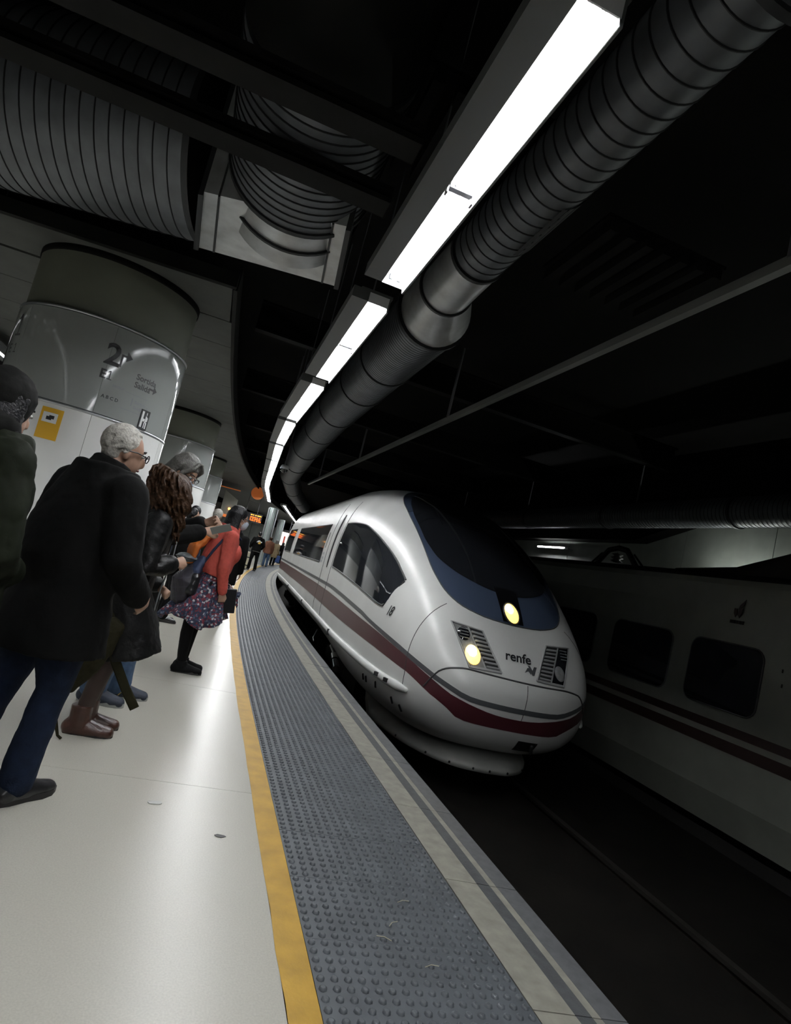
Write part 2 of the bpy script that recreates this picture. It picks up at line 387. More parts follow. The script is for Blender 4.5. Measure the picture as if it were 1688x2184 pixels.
# dark transverse roof beams with a thin lit lower flange
for i, (y, z, x1, x0) in enumerate(((2.6,5.75,9.0,-8.5),(3.72,4.09,.62,-8.5),(4.45,4.09,.62,-8.5),(12.2,5.4,10,-.2),(17.5,5.4,10,-.2),(23,5.4,10,.2),(29,5.4,11,.5),(36,5.4,12,1.5))):
    b = tag(empty('roof_beam', ((x0+x1)/2,y,z)), ['dark steel roof beam overhead nearest the camera','dark cross channel nearer the camera, ending at the light strip','dark cross channel passing under the round duct branch','first dark roof beam beyond the big silver duct','second dark roof beam beyond the big silver duct','third dark roof beam beyond the big silver duct','fourth dark roof beam, above the far end of the lights','farthest dark roof beam, above the distant displays'][i], 'beam')
    L = x1-x0; hh = .13 if z < 4.2 else .6
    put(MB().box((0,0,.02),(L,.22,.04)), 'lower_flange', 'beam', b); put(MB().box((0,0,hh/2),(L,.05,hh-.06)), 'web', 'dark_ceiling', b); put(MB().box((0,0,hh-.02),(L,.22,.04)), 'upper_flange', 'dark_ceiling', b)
# two ribbed dark grilles over the duct
for x, y, lab in ((.66,4.6,'dark ribbed ceiling grille left of the light strip'),(3.1,5.3,'dark ribbed ceiling grille right of the ribbed duct')):
    g = tag(empty('ceiling_grille', (x+.55,y+.5,5.3)), lab, 'grille')
    put(MB().box((0,0,.12),(1.5,1.3,.04)), 'backing', 'dark_ceiling', g)
    for k in range(7): put(MB().box((-.66+.22*k,0,.03),(.10,1.3,.12)), 'slat', 'dark_ceiling', g)
# ================================================================ LIGHT STRIP
def place_line(pts):
    pts = [Vector(p) for p in pts]; d = [0]
    for a, b in zip(pts[:-1], pts[1:]): d.append(d[-1]+(b-a).length)
    def at(t):
        for i in range(len(pts)-1):
            if t <= d[i+1] or i == len(pts)-2:
                k = (t-d[i])/(d[i+1]-d[i]); v = pts[i+1]-pts[i]; return pts[i]+v*k, math.atan2(-v.x, v.y)
    return at, d[-1]
def fixture_meshes(L):
    h = MB(); H = .075                                   # white trough with skirts that shield the sides
    def plank(x0, z0, x1, z1, t=.004):
        n = Vector((z0-z1,0,x1-x0)).normalized()*t
        h.hexa([(x0,0,z0),(x1,0,z1),(x1,L,z1),(x0,L,z0)]+[(x0+n.x,0,z0+n.z),(x1+n.x,0,z1+n.z),(x1+n.x,L,z1+n.z),(x0+n.x,L,z0+n.z)])
    plank(-.10,-.010,-.075,H); plank(-.075,H,.072,H); plank(.072,H,.098,-.052)
    o = MB(); o.box((-.185,L/2,.045),(.165,L,.11)); o.box((.108,L/2,.02),(.014,L,.15)); o.box((-.03,L/2,.10),(.32,L,.03))
    e = MB(); e.box((0,.004,.035),(.2,.008,.10))
    t = MB(); t.tube([(0,.05,0),(0,L/2-.035,0)], .013, 8, 'flat')
    k = MB(); k.box((0,0,.01),(.026,.03,.05))
    j = MB(); j.box((0,L/2,.045),(.16,.05,.06)); j.box((-.09,L/2,.0),(.012,.05,.05)); j.box((.09,L/2,-.01),(.012,.05,.06))
    return h.mesh('reflector','housing_in'), o.mesh('housing','housing'), e.mesh('end_plate','housing_in'), t.mesh('tube','tube_light'), k.mesh('lamp_holder','holder'), j.mesh('joint_plate','holder')
FM = fixture_meshes(3.05)
def fixture(p, rz, label, group):
    f = tag(empty('light_fixture', p, rz), label, 'ceiling light', group)
    link('reflector', FM[0], f); link('housing', FM[1], f); link('end_plate', FM[2], f); link('end_plate', FM[2], f, (0,3.042,0)); link('joint_plate', FM[5], f)
    for a in (0, 3.05/2-.015):
        for x in (-.035,.035):
            link('tube', FM[3], f, (x,a,.038))
            for y in (.035, 3.05/2-.02): link('lamp_holder', FM[4], f, (x,a+y,.045))
    for y in (.5,2.5): put(MB().tube([(0,y,.11),(0,y,2.6)], .008, 6, 'flat'), 'hanger', 'holder', f)
at1, len1 = place_line([(.945,-8,3.9),(.945,12.1,3.9),(1.06,15.3,3.88),(1.30,19.1,3.86),(1.80,27.3,3.84),(2.95,38.2,3.84)])
names = ['nearest lit fixture of the strip, above the camera','second lit fixture of the strip, beyond the first dark gap','third lit fixture of the strip, beside the smooth duct']
st = [-8.0+0, -4.75, -1.28, 2.12+0.0, 5.66, 9.12, 12.45, 15.7, 18.85, 22.0, 25.15, 28.3, 31.5, 34.7]
for i, y in enumerate(st):
    p, a = at1(y+8)
    if y > 12: p, _ = at1(y+8); q, _ = at1(y+11.05); a = math.atan2(-(q.x-p.x), q.y-p.y)
    lab = names[i-3] if 3 <= i <= 5 else ('white fluorescent fixture behind the camera' if i < 3 else '%s fixture of the light strip counted from the camera' % ['fourth','fifth','sixth','seventh','eighth','ninth','tenth','eleventh'][i-6])
    fixture(p, a, lab, 'fluorescent fixtures behind the camera' if i < 3 else 'fixtures of the light strip')
at2, len2 = place_line([(3.85,37.8,3.85),(5.3,46,3.85),(8.2,62,3.85)])
for i in range(8):
    p, a = at2(i*3.15); fixture(p, a, '%s tiny fixture of the second light strip, counted from its near end' % ['first','second','third','fourth','fifth','sixth','seventh','eighth'][i], 'fixtures of the second strip')
# the strip over the other edge of the island platform
for i in range(10):
    fixture(Vector((-5.0,-4+3.5*i,3.9)), 0, 'fluorescent fixture over the other platform edge behind the column', 'fixtures over the other edge')
# ================================================================ DUCTS
def ring_duct(mb, axis, r, pitch, seg=36, lip=.008):
    """a tube of round sheet metal with raised seams; axis: list of points"""
    at, L = place_line(axis); n = int(L/pitch); pts = []; rad = []; mi = []
    for i in range(n+1):
        t = i*pitch; w = min(.015, pitch*.24)
        for dt, dr, m in ((0,0,1),(w*.3,lip,1),(w*.7,lip,1),(w,0,0)):
            if t+dt <= L: pts.append(at(t+dt)[0]); rad.append(r+dr); mi.append(m)
    pts.append(at(L)[0]); rad.append(r); k0 = len(mb.f)
    mb.tube(pts, rad, seg, 'flat')
    for i, m in enumerate(mi):
        for j in range(seg): mb.m[k0+i*seg+j] = m
    return mb
def put_duct(mb, name, m, parent):
    me = mb.mesh(name, [m, 'duct_seam']); me.set_sharp_from_angle(angle=R(25)); return link(name, me, parent)
D = tag(empty('ventilation_duct', (1.9,6,4.7)), 'round grey ventilation duct with ribbed and smooth lengths beside the light strip', 'duct')
O = Vector((1.9,6,4.7)); rel = lambda pts: [Vector(p)-O for p in pts]
put_duct(ring_duct(MB(), rel([(1.80,-4,4.66),(1.80,2.05,4.66)]), .36, .26), 'wide_section', 'duct', D)
put(MB().tube(rel([(1.80,2.05,4.66),(1.80,2.10,4.66)]), .39, 36, 'flat'), 'flange', 'duct_seam', D)
put_duct(ring_duct(MB(), rel([(1.74,2.1,4.62),(1.74,5.35,4.62)]), .275, .135), 'ribbed_section', 'duct', D)
put(MB().tube(rel([(1.74,5.35,4.62),(1.74,5.40,4.62)]), .30, 36, 'flat'), 'flange', 'duct_seam', D)
put(MB().tube(rel([(1.74,5.40,4.62),(1.76,6.3,4.64),(1.88,7.0,4.66)]), [.285,.30,.45], 36, 'flat'), 'reducer', 'galv', D)
put(MB().tube(rel([(1.76,6.28,4.64),(1.76,6.32,4.64)]), .325, 36, 'flat'), 'flange', 'duct_seam', D)
put(MB().tube(rel([(1.88,7.0,4.66),(1.88,7.06,4.66)]), .485, 36, 'flat'), 'flange', 'duct_seam', D)
far = [(1.88,7.06,4.66),(1.9,10,4.66),(1.95,14,4.66),(2.2,20,4.66),(2.75,28,4.66),(4.0,36,4.66),(6.1,46,4.66)]
cuts = [0,2.0,3.6,6.0,8.6,12,16,21,27,33,40]; atf, Lf = place_line(far)
for a, b in zip(cuts[:-1], cuts[1:]):
    if a >= Lf: break
    b = min(b, Lf); pp = [atf(a+(b-a)*i/6)[0] for i in range(7)]
    put_duct(ring_duct(MB(), rel(pp), .45, .07 if a < 12 else .3, 32, .004), 'far_section', 'duct', D)
    put(MB().tube(rel([atf(b)[0], atf(min(Lf, b+.05))[0]] if b < Lf-.06 else [atf(Lf-.05)[0], atf(Lf)[0]]), .47, 32, 'flat'), 'flange', 'duct_seam', D)
# the grille on the duct's underside
g = MB(); 
for k in range(6):
    a0, a1 = R(-72+k*12), R(-72+(k+1)*12-2)
    f = lambda a, y: (1.74-O.x+.29*math.cos(a-R(40)+R(40)), y-O.y, 4.62-O.z+.29*math.sin(a))
    g.grid([[f(a0,3.95),f(a1,3.95)],[f(a0,4.75),f(a1,4.75)]], smooth=False)
put(g, 'outlet_grille', 'black', D)
# duct on the right wall
D2 = tag(empty('wall_duct', (10.6,20,4.5)), 'long ribbed duct high along the pale right wall', 'duct')
put_duct(ring_duct(MB(), [(0,-24,.02),(0,22,.02)], .34, .11, 28, .008), 'ribbed_section', 'duct', D2)
for y in (-14,-9.5,-5,-.5,4): put(MB().tube([(0,y,.02),(0,y+.06,.02)], .37, 28, 'flat'), 'flange', 'duct_seam', D2)
for y in (-12,-6,0,6): put(MB().box((0,y,.9),(.03,.03,1.1)), 'hanger', 'holder', D2)
# cross duct, silver elbow box and the round branch that comes to it
D3 = tag(empty('cross_duct', (-1,6.4,5.2)), 'wide grey cross duct ending in a bright silver elbow box above the column', 'duct'); O3 = Vector((-1,6.4,5.2))
def rb(p): return Vector(p)-O3
ax = Vector((-.975,.222,0)).normalized()
c0 = Vector((-.97,6.50,5.14)); r3 = .86
put_duct(ring_duct(MB(), [rb(c0), rb(c0+ax*3.6)], r3, .135, 64, .010), 'ribbed_section', 'duct', D3)
put(MB().tube([rb(c0-ax*.06), rb(c0)], r3+.03, 48, 'flat'), 'flange', 'duct_seam', D3)
Q4 = [(-.885,6.72),(-.82,5.55),(.42,5.18),(.56,6.42)]
def slab4(q, z0, z1): return MB().hexa([tuple(rb((x,y,z0))) for x, y in q]+[tuple(rb((x,y,z1))) for x, y in q])
put(slab4(Q4, 4.25, 5.95), 'elbow_box', 'galv', D3)
lerp = lambda p, q, t: (p[0]+(q[0]-p[0])*t, p[1]+(q[1]-p[1])*t)
for t0, t1, z, m in ((-.035,.0,4.215,'duct_seam'),(.10,.115,4.238,'duct_seam'),(.90,.915,4.238,'duct_seam'),(1.0,1.035,4.215,'duct_seam')):
    put(slab4([lerp(Q4[0],Q4[3],t0),lerp(Q4[1],Q4[2],t0),lerp(Q4[1],Q4[2],t1),lerp(Q4[0],Q4[3],t1)], z, 5.98), 'box_flange', m, D3)
put(MB().tube([rb((-.06,6.10,4.66)), rb((-.06,5.52,4.75))], [.60,.62], 48, 'flat'), 'branch_collar', 'galv', D3)
put(MB().tube([rb((-.06,5.83,4.70)), rb((-.06,5.80,4.705))], .635, 48, 'flat'), 'branch_flange', 'duct_seam', D3)
put(MB().tube([rb((-.06,5.52,4.75)), rb((-.06,5.47,4.758))], .66, 48, 'flat'), 'branch_flange', 'duct_seam', D3)
put_duct(ring_duct(MB(), [rb((-.06,5.47,4.758)), rb((-.06,4.1,4.95))], .64, .092, 56, .010), 'branch_section', 'duct', D3)
put(MB().tube([rb((-.06,4.1,4.95)), rb((-.06,3.85,5.02)), rb((-.06,3.66,5.18)), rb((-.06,3.56,5.42)), rb((-.06,3.54,6.2))], .64, 40, 'flat'), 'branch_elbow_shaded', 'beam', D3)  # bend added and coloured dark in place of shade on the upper branch
# rigid overhead conductor above the near track
K = tag(empty('conductor_rail', (4.05,10,4.8)), 'thin grey overhead conductor rail above the arriving train', 'rail')
put(MB().box((0,4,0),(.09,34,.06)).box((0,4,.06),(.03,34,.08)), 'conductor_bar', 'pole', K)
for y in (-6,2,10,18): put(MB().tube([(0,y,.08),(0,y,1.7)], .03, 8, 'flat'), 'support', 'holder', K)
# ================================================================ COLUMNS
def wrap(mb, R0, sgeo, ang0, z0, size, mi=0, off=.004, sx=1.0):
    """lettering laid on a cylinder of radius R0: starts at angle ang0 (towards +angle = reader's right), baseline z0"""
    vs, fs = sgeo; mb.add([((R0+off)*math.cos(ang0+v.x*size*sx/R0), (R0+off)*math.sin(ang0+v.x*size*sx/R0), z0+v.y*size) for v in vs], fs, mi)
def cyl_patch(mb, R0, a0, a1, z0, z1, mi=0, off=.003, n=8):
    mb.grid([[((R0+off)*math.cos(a), (R0+off)*math.sin(a), z) for a in (a0+(a1-a0)*i/n for i in range(n+1))] for z in (z0, z1)], mi)
def wedge(mb, r0, r1, a0, a1, z0, z1, n=10, mi=0):
    A = [a0+(a1-a0)*i/n for i in range(n+1)]
    P = lambda r, a, z: (r*math.cos(a), r*math.sin(a), z)
    mb.grid([[P(r1,a,z0),P(r1,a,z1)] for a in A], mi, True); mb.grid([[P(r0,a,z1),P(r0,a,z0)] for a in A], mi, True)
    mb.grid([[P(r1,a,z1),P(r0,a,z1)] for a in A], mi, False); mb.grid([[P(r0,a,z0),P(r1,a,z0)] for a in A], mi, False)
    mb.fan([P(r0,a0,z0),P(r1,a0,z0),P(r1,a0,z1),P(r0,a0,z1)], mi, True); mb.fan([P(r0,a1,z0),P(r1,a1,z0),P(r1,a1,z1),P(r0,a1,z1)], mi)
def column(x, y, rad, label, text):
    c = tag(empty('station_column', (x,y,0)), label, 'column')
    put(MB().lathe([(rad-.06,0),(rad-.06,3.46),(rad-.045,3.50),(rad-.045,4.25)], seg=72), 'core', 'column_top_shaded', c)
    put(MB().lathe([(rad-.06,3.44),(rad+.004,3.455),(rad+.004,3.475),(rad-.05,3.49)], seg=72), 'upper_ring', 'steel_trim', c)
    put(MB().lathe([(rad-.04,4.17),(rad-.03,4.18),(rad-.03,4.25),(rad-.06,4.25)], seg=72), 'capital_ring', 'beam', c)
    put(MB().lathe([(rad-.05,2.34),(rad+.004,2.345),(rad+.004,2.375),(rad-.05,2.38)], seg=72), 'middle_ring', 'steel_trim', c)
    put(MB().lathe([(rad-.05,0),(rad+.012,0),(rad+.012,.12),(rad-.05,.13)], seg=72), 'skirting', 'steel_trim', c)
    n = 6; base = R(-104)-R(30)
    for i in range(n):
        a0 = base+2*math.pi*i/n; a1 = base+2*math.pi*(i+1)/n
        w = MB(); wedge(w, rad-.03, rad, a0+.0018, a1-.0018, .13, 2.34, 14); put(w, 'lower_panel', 'column_lower', c)
        w = MB(); wedge(w, rad-.03, rad, a0+.0018, a1-.0018, 2.38, 3.44, 14); put(w, 'upper_panel', 'column_glass_shaded', c)
    return c
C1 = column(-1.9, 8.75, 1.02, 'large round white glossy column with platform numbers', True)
RC1 = 1.02; face = math.atan2(-8.75, 1.9)               # direction from the column to the camera
def A(az):                                              # angle on the column for a sight azimuth from the platform
    t = math.tan(R(az)); dx, dy = math.sin(R(az)), math.cos(R(az))
    cx, cy = -1.9, 8.75; k = dx*cx+dy*cy; h = cx*dy-cy*dx
    dd = math.sqrt(max(0, RC1**2-h*h)); q = k-dd; return math.atan2(dy*q-cy, dx*q-cx)
T = lambda body, az, z, size, m='print_black', nm='printed_text', sx=1.0: put((lambda mb: (wrap(mb, RC1, text_geo(body), A(az), z, size, sx=sx), mb)[1])(MB()), nm, m, C1)
def one(az, z, h, nm='printed_digit', m='print_black'):
    mb = MB(); w = h*.52
    mb.add([(w*.42,0,0),(w*.62,0,0),(w*.62,h,0),(w*.42,h,0),(w*.42,h*.83,0),(w*.08,h*.72,0),(w*.08,h*.84,0),(0+w*.05,0,0),(w,0,0),(w,h*.10,0),(w*.05,h*.10,0)], [(0,1,2,3),(4,3,6,5),(7,8,9,10)])
    vs = [Vector(v) for v in mb.v]; q = MB(); wrap(q, RC1, (vs, mb.f), A(az), z, 1.0); put(q, nm, m, C1)
T('2', -12.15, 2.98, .36); T('E', -12.15, 2.80, .15); one(-11.55, 2.80, .108); T('sector', -10.95, 2.74, .055, 'print_grey'); T('A B C D', -11.55, 2.58, .055)
ar = MB(); ar.add([(0,0,0),(.022,0,0),(.022,.13,0),(0,.13,0),(.022,.13,0),(.085,.13,0),(.085,.155,0),(.0,.155,0),(.06,.08,0),(.13,.142,0),(.06,.205,0)], [(0,1,2,3),(3,4,5,6,7),(8,9,10)])
def flatwrap(mb0, az, z, nm, m):
    mb = MB(); wrap(mb, RC1, ([Vector(v) for v in mb0.v], mb0.f), A(az), z, 1.0); put(mb, nm, m, C1)
flatwrap(ar, -10.9, 2.99, 'printed_arrow', 'print_black')
T('Sortida', -9.35, 2.93, .10); T('Salida', -9.35, 2.83, .10)
aw = MB(); aw.add([(0,.012,0),(.10,.012,0),(.10,.036,0),(0,.036,0),(.07,-.03,0),(.13,.024,0),(.07,.078,0)], [(0,1,2,3),(4,5,6)])
flatwrap(aw, -8.15, 2.86, 'printed_arrow', 'print_black')
T('l', -9.25, 2.60, .13, 'print_grey'); T('Sortida', -8.95, 2.64, .055, 'print_grey'); T('Salida', -8.95, 2.575, .055, 'print_grey'); flatwrap(aw, -8.3, 2.575, 'printed_arrow', 'print_grey')
for z, a0, a1 in ((2.735,-9.9,-8.0),(2.53,-9.9,-7.7)):
    p = MB(); cyl_patch(p, RC1, A(a0), A(a1), z, z+.006); put(p, 'printed_line', 'print_grey', C1)
one(-18.55, 3.05, .27); T('E', -18.62, 2.84, .16); one(-18.36, 2.84, .115)
# toilet plate: bar and figure, white on black
tp = empty('sign_plate'); tp.parent = C1
def plate(name, a0, a1, z0, z1, m, off):
    p = MB(); cyl_patch(p, RC1, a0, a1, z0, z1, 0, off); return put(p, name, m, C1)
bpy.data.objects.remove(tp)
ha, hb = A(-8.22), A(-7.52)
pl = MB(); wedge(pl, RC1, RC1+.012, ha, hb, 2.375+.0, 2.62, 6); ph = put(pl, 'sign_plate', 'print_black', C1)
p = MB(); da = (hb-ha)
def hp(u0, u1, v0, v1): cyl_patch(p, RC1, ha+da*u0, ha+da*u1, 2.375+.245*v0, 2.375+.245*v1, 0, .0135, 3)
hp(.12,.34,.1,.92); hp(.34,.55,.42,.56); hp(.58,.74,.36,.72); hp(.62,.71,.76,.9); hp(.52,.62,.1,.4); hp(.70,.84,.08,.4); hp(.74,.86,.45,.66)
put(p, 'pictogram', 'print_white', ph)
# yellow notice
ya, yb = A(-15.3), A(-13.75)
pl = MB(); wedge(pl, RC1, RC1+.006, ya, yb, 1.93, 2.29, 6); pn = put(pl, 'notice', 'sign_yellow', C1)
p = MB(); cyl_patch(p, RC1, ya+(yb-ya)*.12, ya+(yb-ya)*.80, 2.12, 2.235, 0, .0075); put(p, 'notice_window', 'print_white', pn)
p = MB(); cyl_patch(p, RC1, ya+(yb-ya)*.3, ya+(yb-ya)*.55, 2.15, 2.19, 0, .009); cyl_patch(p, RC1, ya+(yb-ya)*.42, ya+(yb-ya)*.66, 2.165, 2.205, 0, .009); put(p, 'notice_mark', 'print_black', pn)
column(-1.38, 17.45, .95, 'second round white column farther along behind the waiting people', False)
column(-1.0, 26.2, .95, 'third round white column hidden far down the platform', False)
# curved bracket pipe beside the column
bk = tag(put(MB().tube([(-4.3,8.2,4.13),(-4.25,8.15,4.1),(-3.95,8.05,3.72),(-3.72,8.05,3.66)], .07, 10, 'round'), 'drain_pipe', 'dark_ceiling'), 'dark bent pipe at the upper left of the large column', 'pipe')
bx = tag(empty('speaker_box', (-1.02,9.35,3.55)), 'small black box fixed beside the large column', 'speaker')
put(MB().box((0,0,0),(.14,.12,.12)), 'case', 'black', bx); put(MB().box((0,.2,.02),(.03,.4,.03)), 'bracket', 'holder', bx)
# ================================================================ FAR END OF THE PLATFORM
def pillar(x, y, rot, w, label):
    p = tag(empty('glass_pillar', (x,y,0), rot), label, 'pillar')
    put(MB().lathe([(.27,0),(.27,3.55),(.0,3.56)], seg=8, smooth=False), 'core', 'pillar_green', p)
    for k in range(8):
        a = math.pi/8+k*math.pi/4
        put(MB().box((.278*math.cos(a),.278*math.sin(a),1.77),(.05,.05,3.5), rot=Matrix.Rotation(a,3,'Z')), 'mullion', 'steel_trim', p)
    put(MB().lathe([(.30,0),(.30,.15),(.26,.16)], seg=8, smooth=False), 'base', 'steel_trim', p)
pillar(3.30,38.0,.2,.5,'tall green grey glossy pillar behind the man with an emblem on his jacket')
pillar(5.35,51.5,.2,.5,'smaller green grey pillar beyond, beside the bright poster')
def display(x, y, rz, label):
    d = tag(empty('departure_display', (x,y,2.68), rz), label, 'display')
    put(bevel(MB().box((0,0,0),(1.5,.16,.58)).mesh('case','screen_black'),.01,1), 'case', 'screen_black', d) if False else link('case', bevel(MB().box((0,0,0),(1.5,.16,.58)).mesh('case','screen_black'),.01,1), d)
    for k, (z, m) in enumerate(((.17,'led_amber'),(.03,'led'),(-.07,'led'),(-.17,'led'))):
        for j in range(5):
            w = [.10,.16,.07,.12,.09][(j*2+k)%5]; put(MB().box((.06+.135*j+w/2-.02,-.084,z),(w,.008,.065)), 'led_row', m, d)
    for x0 in (-.3,.4):
        put(MB().tube([(x0,0,.29),(x0,0,3.8)], .02, 8, 'flat'), 'hanger', 'holder', d)
    put(MB().box((.05,0,.95),(.72,.03,.03)), 'cross_bar', 'holder', d)
display(2.05,38.6,-.1,'orange lit departure board hanging beside the green grey pillar')
display(7.2,57.2,-.2,'small orange lit departure board hanging near the train roof')
cc = tag(empty('dome_camera', (1.64,19.0,3.72)), 'white dome security camera hanging right of the light strip', 'camera')
put(MB().lathe([(.0,.14),(.10,.13),(.13,.06),(.135,0)], seg=20), 'shell', 'housing_in', cc); put(MB().lathe([(.12,0),(.10,-.07),(.05,-.11),(0,-.12)], seg=20), 'dome', 'black_gloss', cc)
put(MB().tube([(0,0,.13),(0,0,2.8)], .02, 8, 'flat'), 'stem', 'holder', cc)
kb = tag(empty('stair_kiosk', (-.3,37,0)), 'concrete stair housing with an orange lamp beyond the waiting people', 'kiosk')
put(MB().box((-.9,2,1.5),(4.2,5,3.0)), 'body', 'soffit', kb)
sl = MB(); sl.hexa([(.55,-.9,2.35),(1.35,-.9,2.2),(1.35,1,2.2),(.55,1,2.35),(.55,-.9,3.75),(1.35,-.9,3.35),(1.35,1,3.35),(.55,1,3.75)]); put(sl, 'upper_wing', 'concrete', kb)
put(MB().ell((1.0,-.95,2.75), ((.07,0,0),(0,.05,0),(0,0,.07)), 10), 'lamp', 'lamp_orange', kb)
put(MB().box((.55,-.93,2.32),(.9,.05,.16)), 'lit_band', 'orange_lit', kb)
put(MB().box((.55,-.9,3.9),(1.6,.06,.05)), 'orange_batten', 'orange_dim', kb)
rs = tag(empty('round_sign', (1.95,35,3.95)), 'dim orange round sign beside the end of the light strip', 'sign')
put(MB().tube([(0,-.03,0),(0,.03,0)], .36, 24, 'flat'), 'disc', 'orange_dim', rs); put(MB().tube([(0,0,.4),(0,0,2.6)], .02, 6, 'flat'), 'stem', 'holder', rs)
po = tag(empty('lit_poster', (6.35,56,0)), 'bright white poster panel with a red stripe behind the far crowd', 'poster')
put(MB().box((0,0,1.75),(1.1,.15,1.9)), 'light_box', 'ad_white', po); put(MB().box((.1,-.08,1.7),(.16,.02,1.3)), 'red_stripe', 'ad_red', po)
for x0 in (-.45,.45): put(MB().box((x0,0,.4),(.08,.1,.8)), 'leg', 'holder', po)
for i, (x, y) in enumerate(((-1.5,44),(-1.5,52),(1.5,60),(4.5,66),(9.5,66))):  # extra ceiling lights added to brighten the dim far end
    fixture(Vector((x,y,3.9)), 0, 'far concourse fixture over the middle of the platform', 'far concourse fixtures')
wf = struct('wall_concourse', 'pale lit wall far beyond the waiting crowd')
for i in range(9): put(MB().box((-4+2.4*i,74,1.7),(2.36,.3,3.4)), 'wall_panel', 'wall_panel', wf)
for i, y in enumerate((-3.5,1.5,6.5,11.5,19.7)):
    rl = tag(empty('platform_lamp', (11.75,y,2.95 if i < 4 else 3.74)), 'small lit lamp on the far wall beside the train roof' if i == 4 else 'bare wall lamp hidden behind the parked train', 'lamp', None if i == 4 else 'wall lamps behind the parked train')
    put(MB().box((0,0,0),(.12,1.9,.06)), 'batten', 'housing_in', rl); put(MB().tube([(-.085,-.85,0),(-.085,.85,0)], .015, 8, 'flat'), 'tube', 'tube_light' if i == 4 else 'tube_dim', rl); put(MB().box((.16,0,.0),(.22,1.9,.04)), 'bracket', 'holder', rl)
# ================================================================ ARRIVING TRAIN
KT, YT, XT = .05, 5.9, 3.63
TR = tag(empty('high_speed_train', (XT+KT*(YT-8), YT, 0), -math.atan(KT)), 'white bullet nosed high speed train with a purple stripe arriving at the platform', 'train')
def mono(xs, ys):
    xs = np.array(xs, float); ys = np.array(ys, float); h = np.diff(xs); dl = np.diff(ys)/h; m = np.zeros(len(xs))
    for i in range(1, len(xs)-1):
        if dl[i-1]*dl[i] > 0:
            m[i] = 3*(h[i-1]+h[i])/((2*h[i]+h[i-1])/dl[i-1]+(h[i]+2*h[i-1])/dl[i])
    m[0] = dl[0]; m[-1] = dl[-1]
    def f(x):
        x = min(max(x, xs[0]), xs[-1]); i = int(min(max(np.searchsorted(xs, x)-1, 0), len(xs)-2)); t = (x-xs[i])/h[i]
        return float(ys[i]*(1+2*t)*(1-t)**2+h[i]*m[i]*t*(1-t)**2+ys[i+1]*t*t*(3-2*t)+h[i]*m[i+1]*t*t*(t-1))
    return f
S_ = [0,.03,.1,.25,.5,.8,1.2,1.8,2.5,3.3,4.2,5.5,7,30]; U_ = [math.sqrt(a) for a in S_]
ZT = mono(U_, [.42,.54,.66,.84,1.15,1.42,1.72,2.08,2.40,2.68,2.89,3.05,3.11,3.13])
ZB = mono(U_, [.38,.20,.02,-.16,-.27,-.32,-.34,-.34,-.31,-.27,-.22,-.18,-.15,-.15])
BB = mono(U_, [.0,.42,.68,.93,1.12,1.23,1.31,1.38,1.43,1.46,1.475,1.475,1.475,1.475])
ZC = mono(U_, [.40,.40,.40,.40,.40,.42,.45,.5,.55,.6,.65,.7,.7,.7])
NU = mono(U_, [2.0,2.2,2.4,2.6,2.6,2.6,2.6,2.7,2.8,2.9,3.0,3.2,3.4,3.4])
NL = mono(U_, [2.0,2.2,2.4,2.6,2.8,3.,3.2,3.5,3.8,4,4,4,4,4])
def tsec(s, th):
    u = math.sqrt(s); c, q = math.cos(th), math.sin(th); n = NU(u) if q >= 0 else NL(u)
    z = ZC(u)+((ZT(u)-ZC(u)) if q >= 0 else (ZC(u)-ZB(u)))*math.copysign(abs(q)**(2/n), q)
    return BB(u)*math.copysign(abs(c)**(2/n), c), z
def half(s, z):
    u = math.sqrt(max(s,0)); zc = ZC(u)
    if z >= zc: e = (z-zc)/max(1e-6, ZT(u)-zc); n = NU(u)
    else: e = (zc-z)/max(1e-6, zc-ZB(u)); n = NL(u)
    return BB(u)*(1-e**n)**(1/n) if e < 1 else -1.0
def top(s, w):
    u = math.sqrt(s); e = abs(w)/BB(u); n = NU(u)
    return ZC(u)+(ZT(u)-ZC(u))*max(0, 1-e**n)**(1/n)
def front(w, z):
    """distance back from the nose tip at which the skin is met at (w, z)"""
    a, b = 0.0, 6.0
    for _ in range(46):
        m = (a+b)/2
        if half(m, z) >= abs(w): b = m
        else: a = m
    return b
def P_side(s, z, sg=-1, off=.004):
    w = half(s, z); d = .02
    n = Vector((1, (half(max(0,s-d),z)-half(s+d,z))/(2*d), (half(s,z-d)-half(s,z+d))/(2*d))); n.normalize()
    return Vector((sg*(w+n.x*off), s+n.y*off, z+n.z*off))
def P_front(w, z, off=.004):
    s = front(w, z); d = .01; fx = (front(w+d,z)-front(w-d,z))/(2*d); fz = (front(w,z+d)-front(w,z-d))/(2*d)
    n = Vector((fx, -1, fz)).normalized(); return Vector((w,s,z))+n*off
def P_top(s, w, off=.004):
    d = .01; zx = (top(s,w+d)-top(s,w-d))/(2*d); zs = (top(s+d,w)-top(s-d,w))/(2*d)
    n = Vector((-zx,-zs,1)).normalized(); return Vector((w,s,top(s,w)))+n*off
def polar(al, z, off=.004):
    """skin point seen from the axis at s=4 in direction al (0 = nose, -90 = left side)"""
    dx, dy = math.sin(al), -math.cos(al); a, b = 0.0, 5.0
    for _ in range(40):
        m = (a+b)/2; s = 4+dy*m; w = dx*m
        if s >= 0 and half(s, z) >= abs(w): a = m
        else: b = m
    return Vector((dx*(a+off), 4+dy*(a+off), z))
LCAR = 19.5
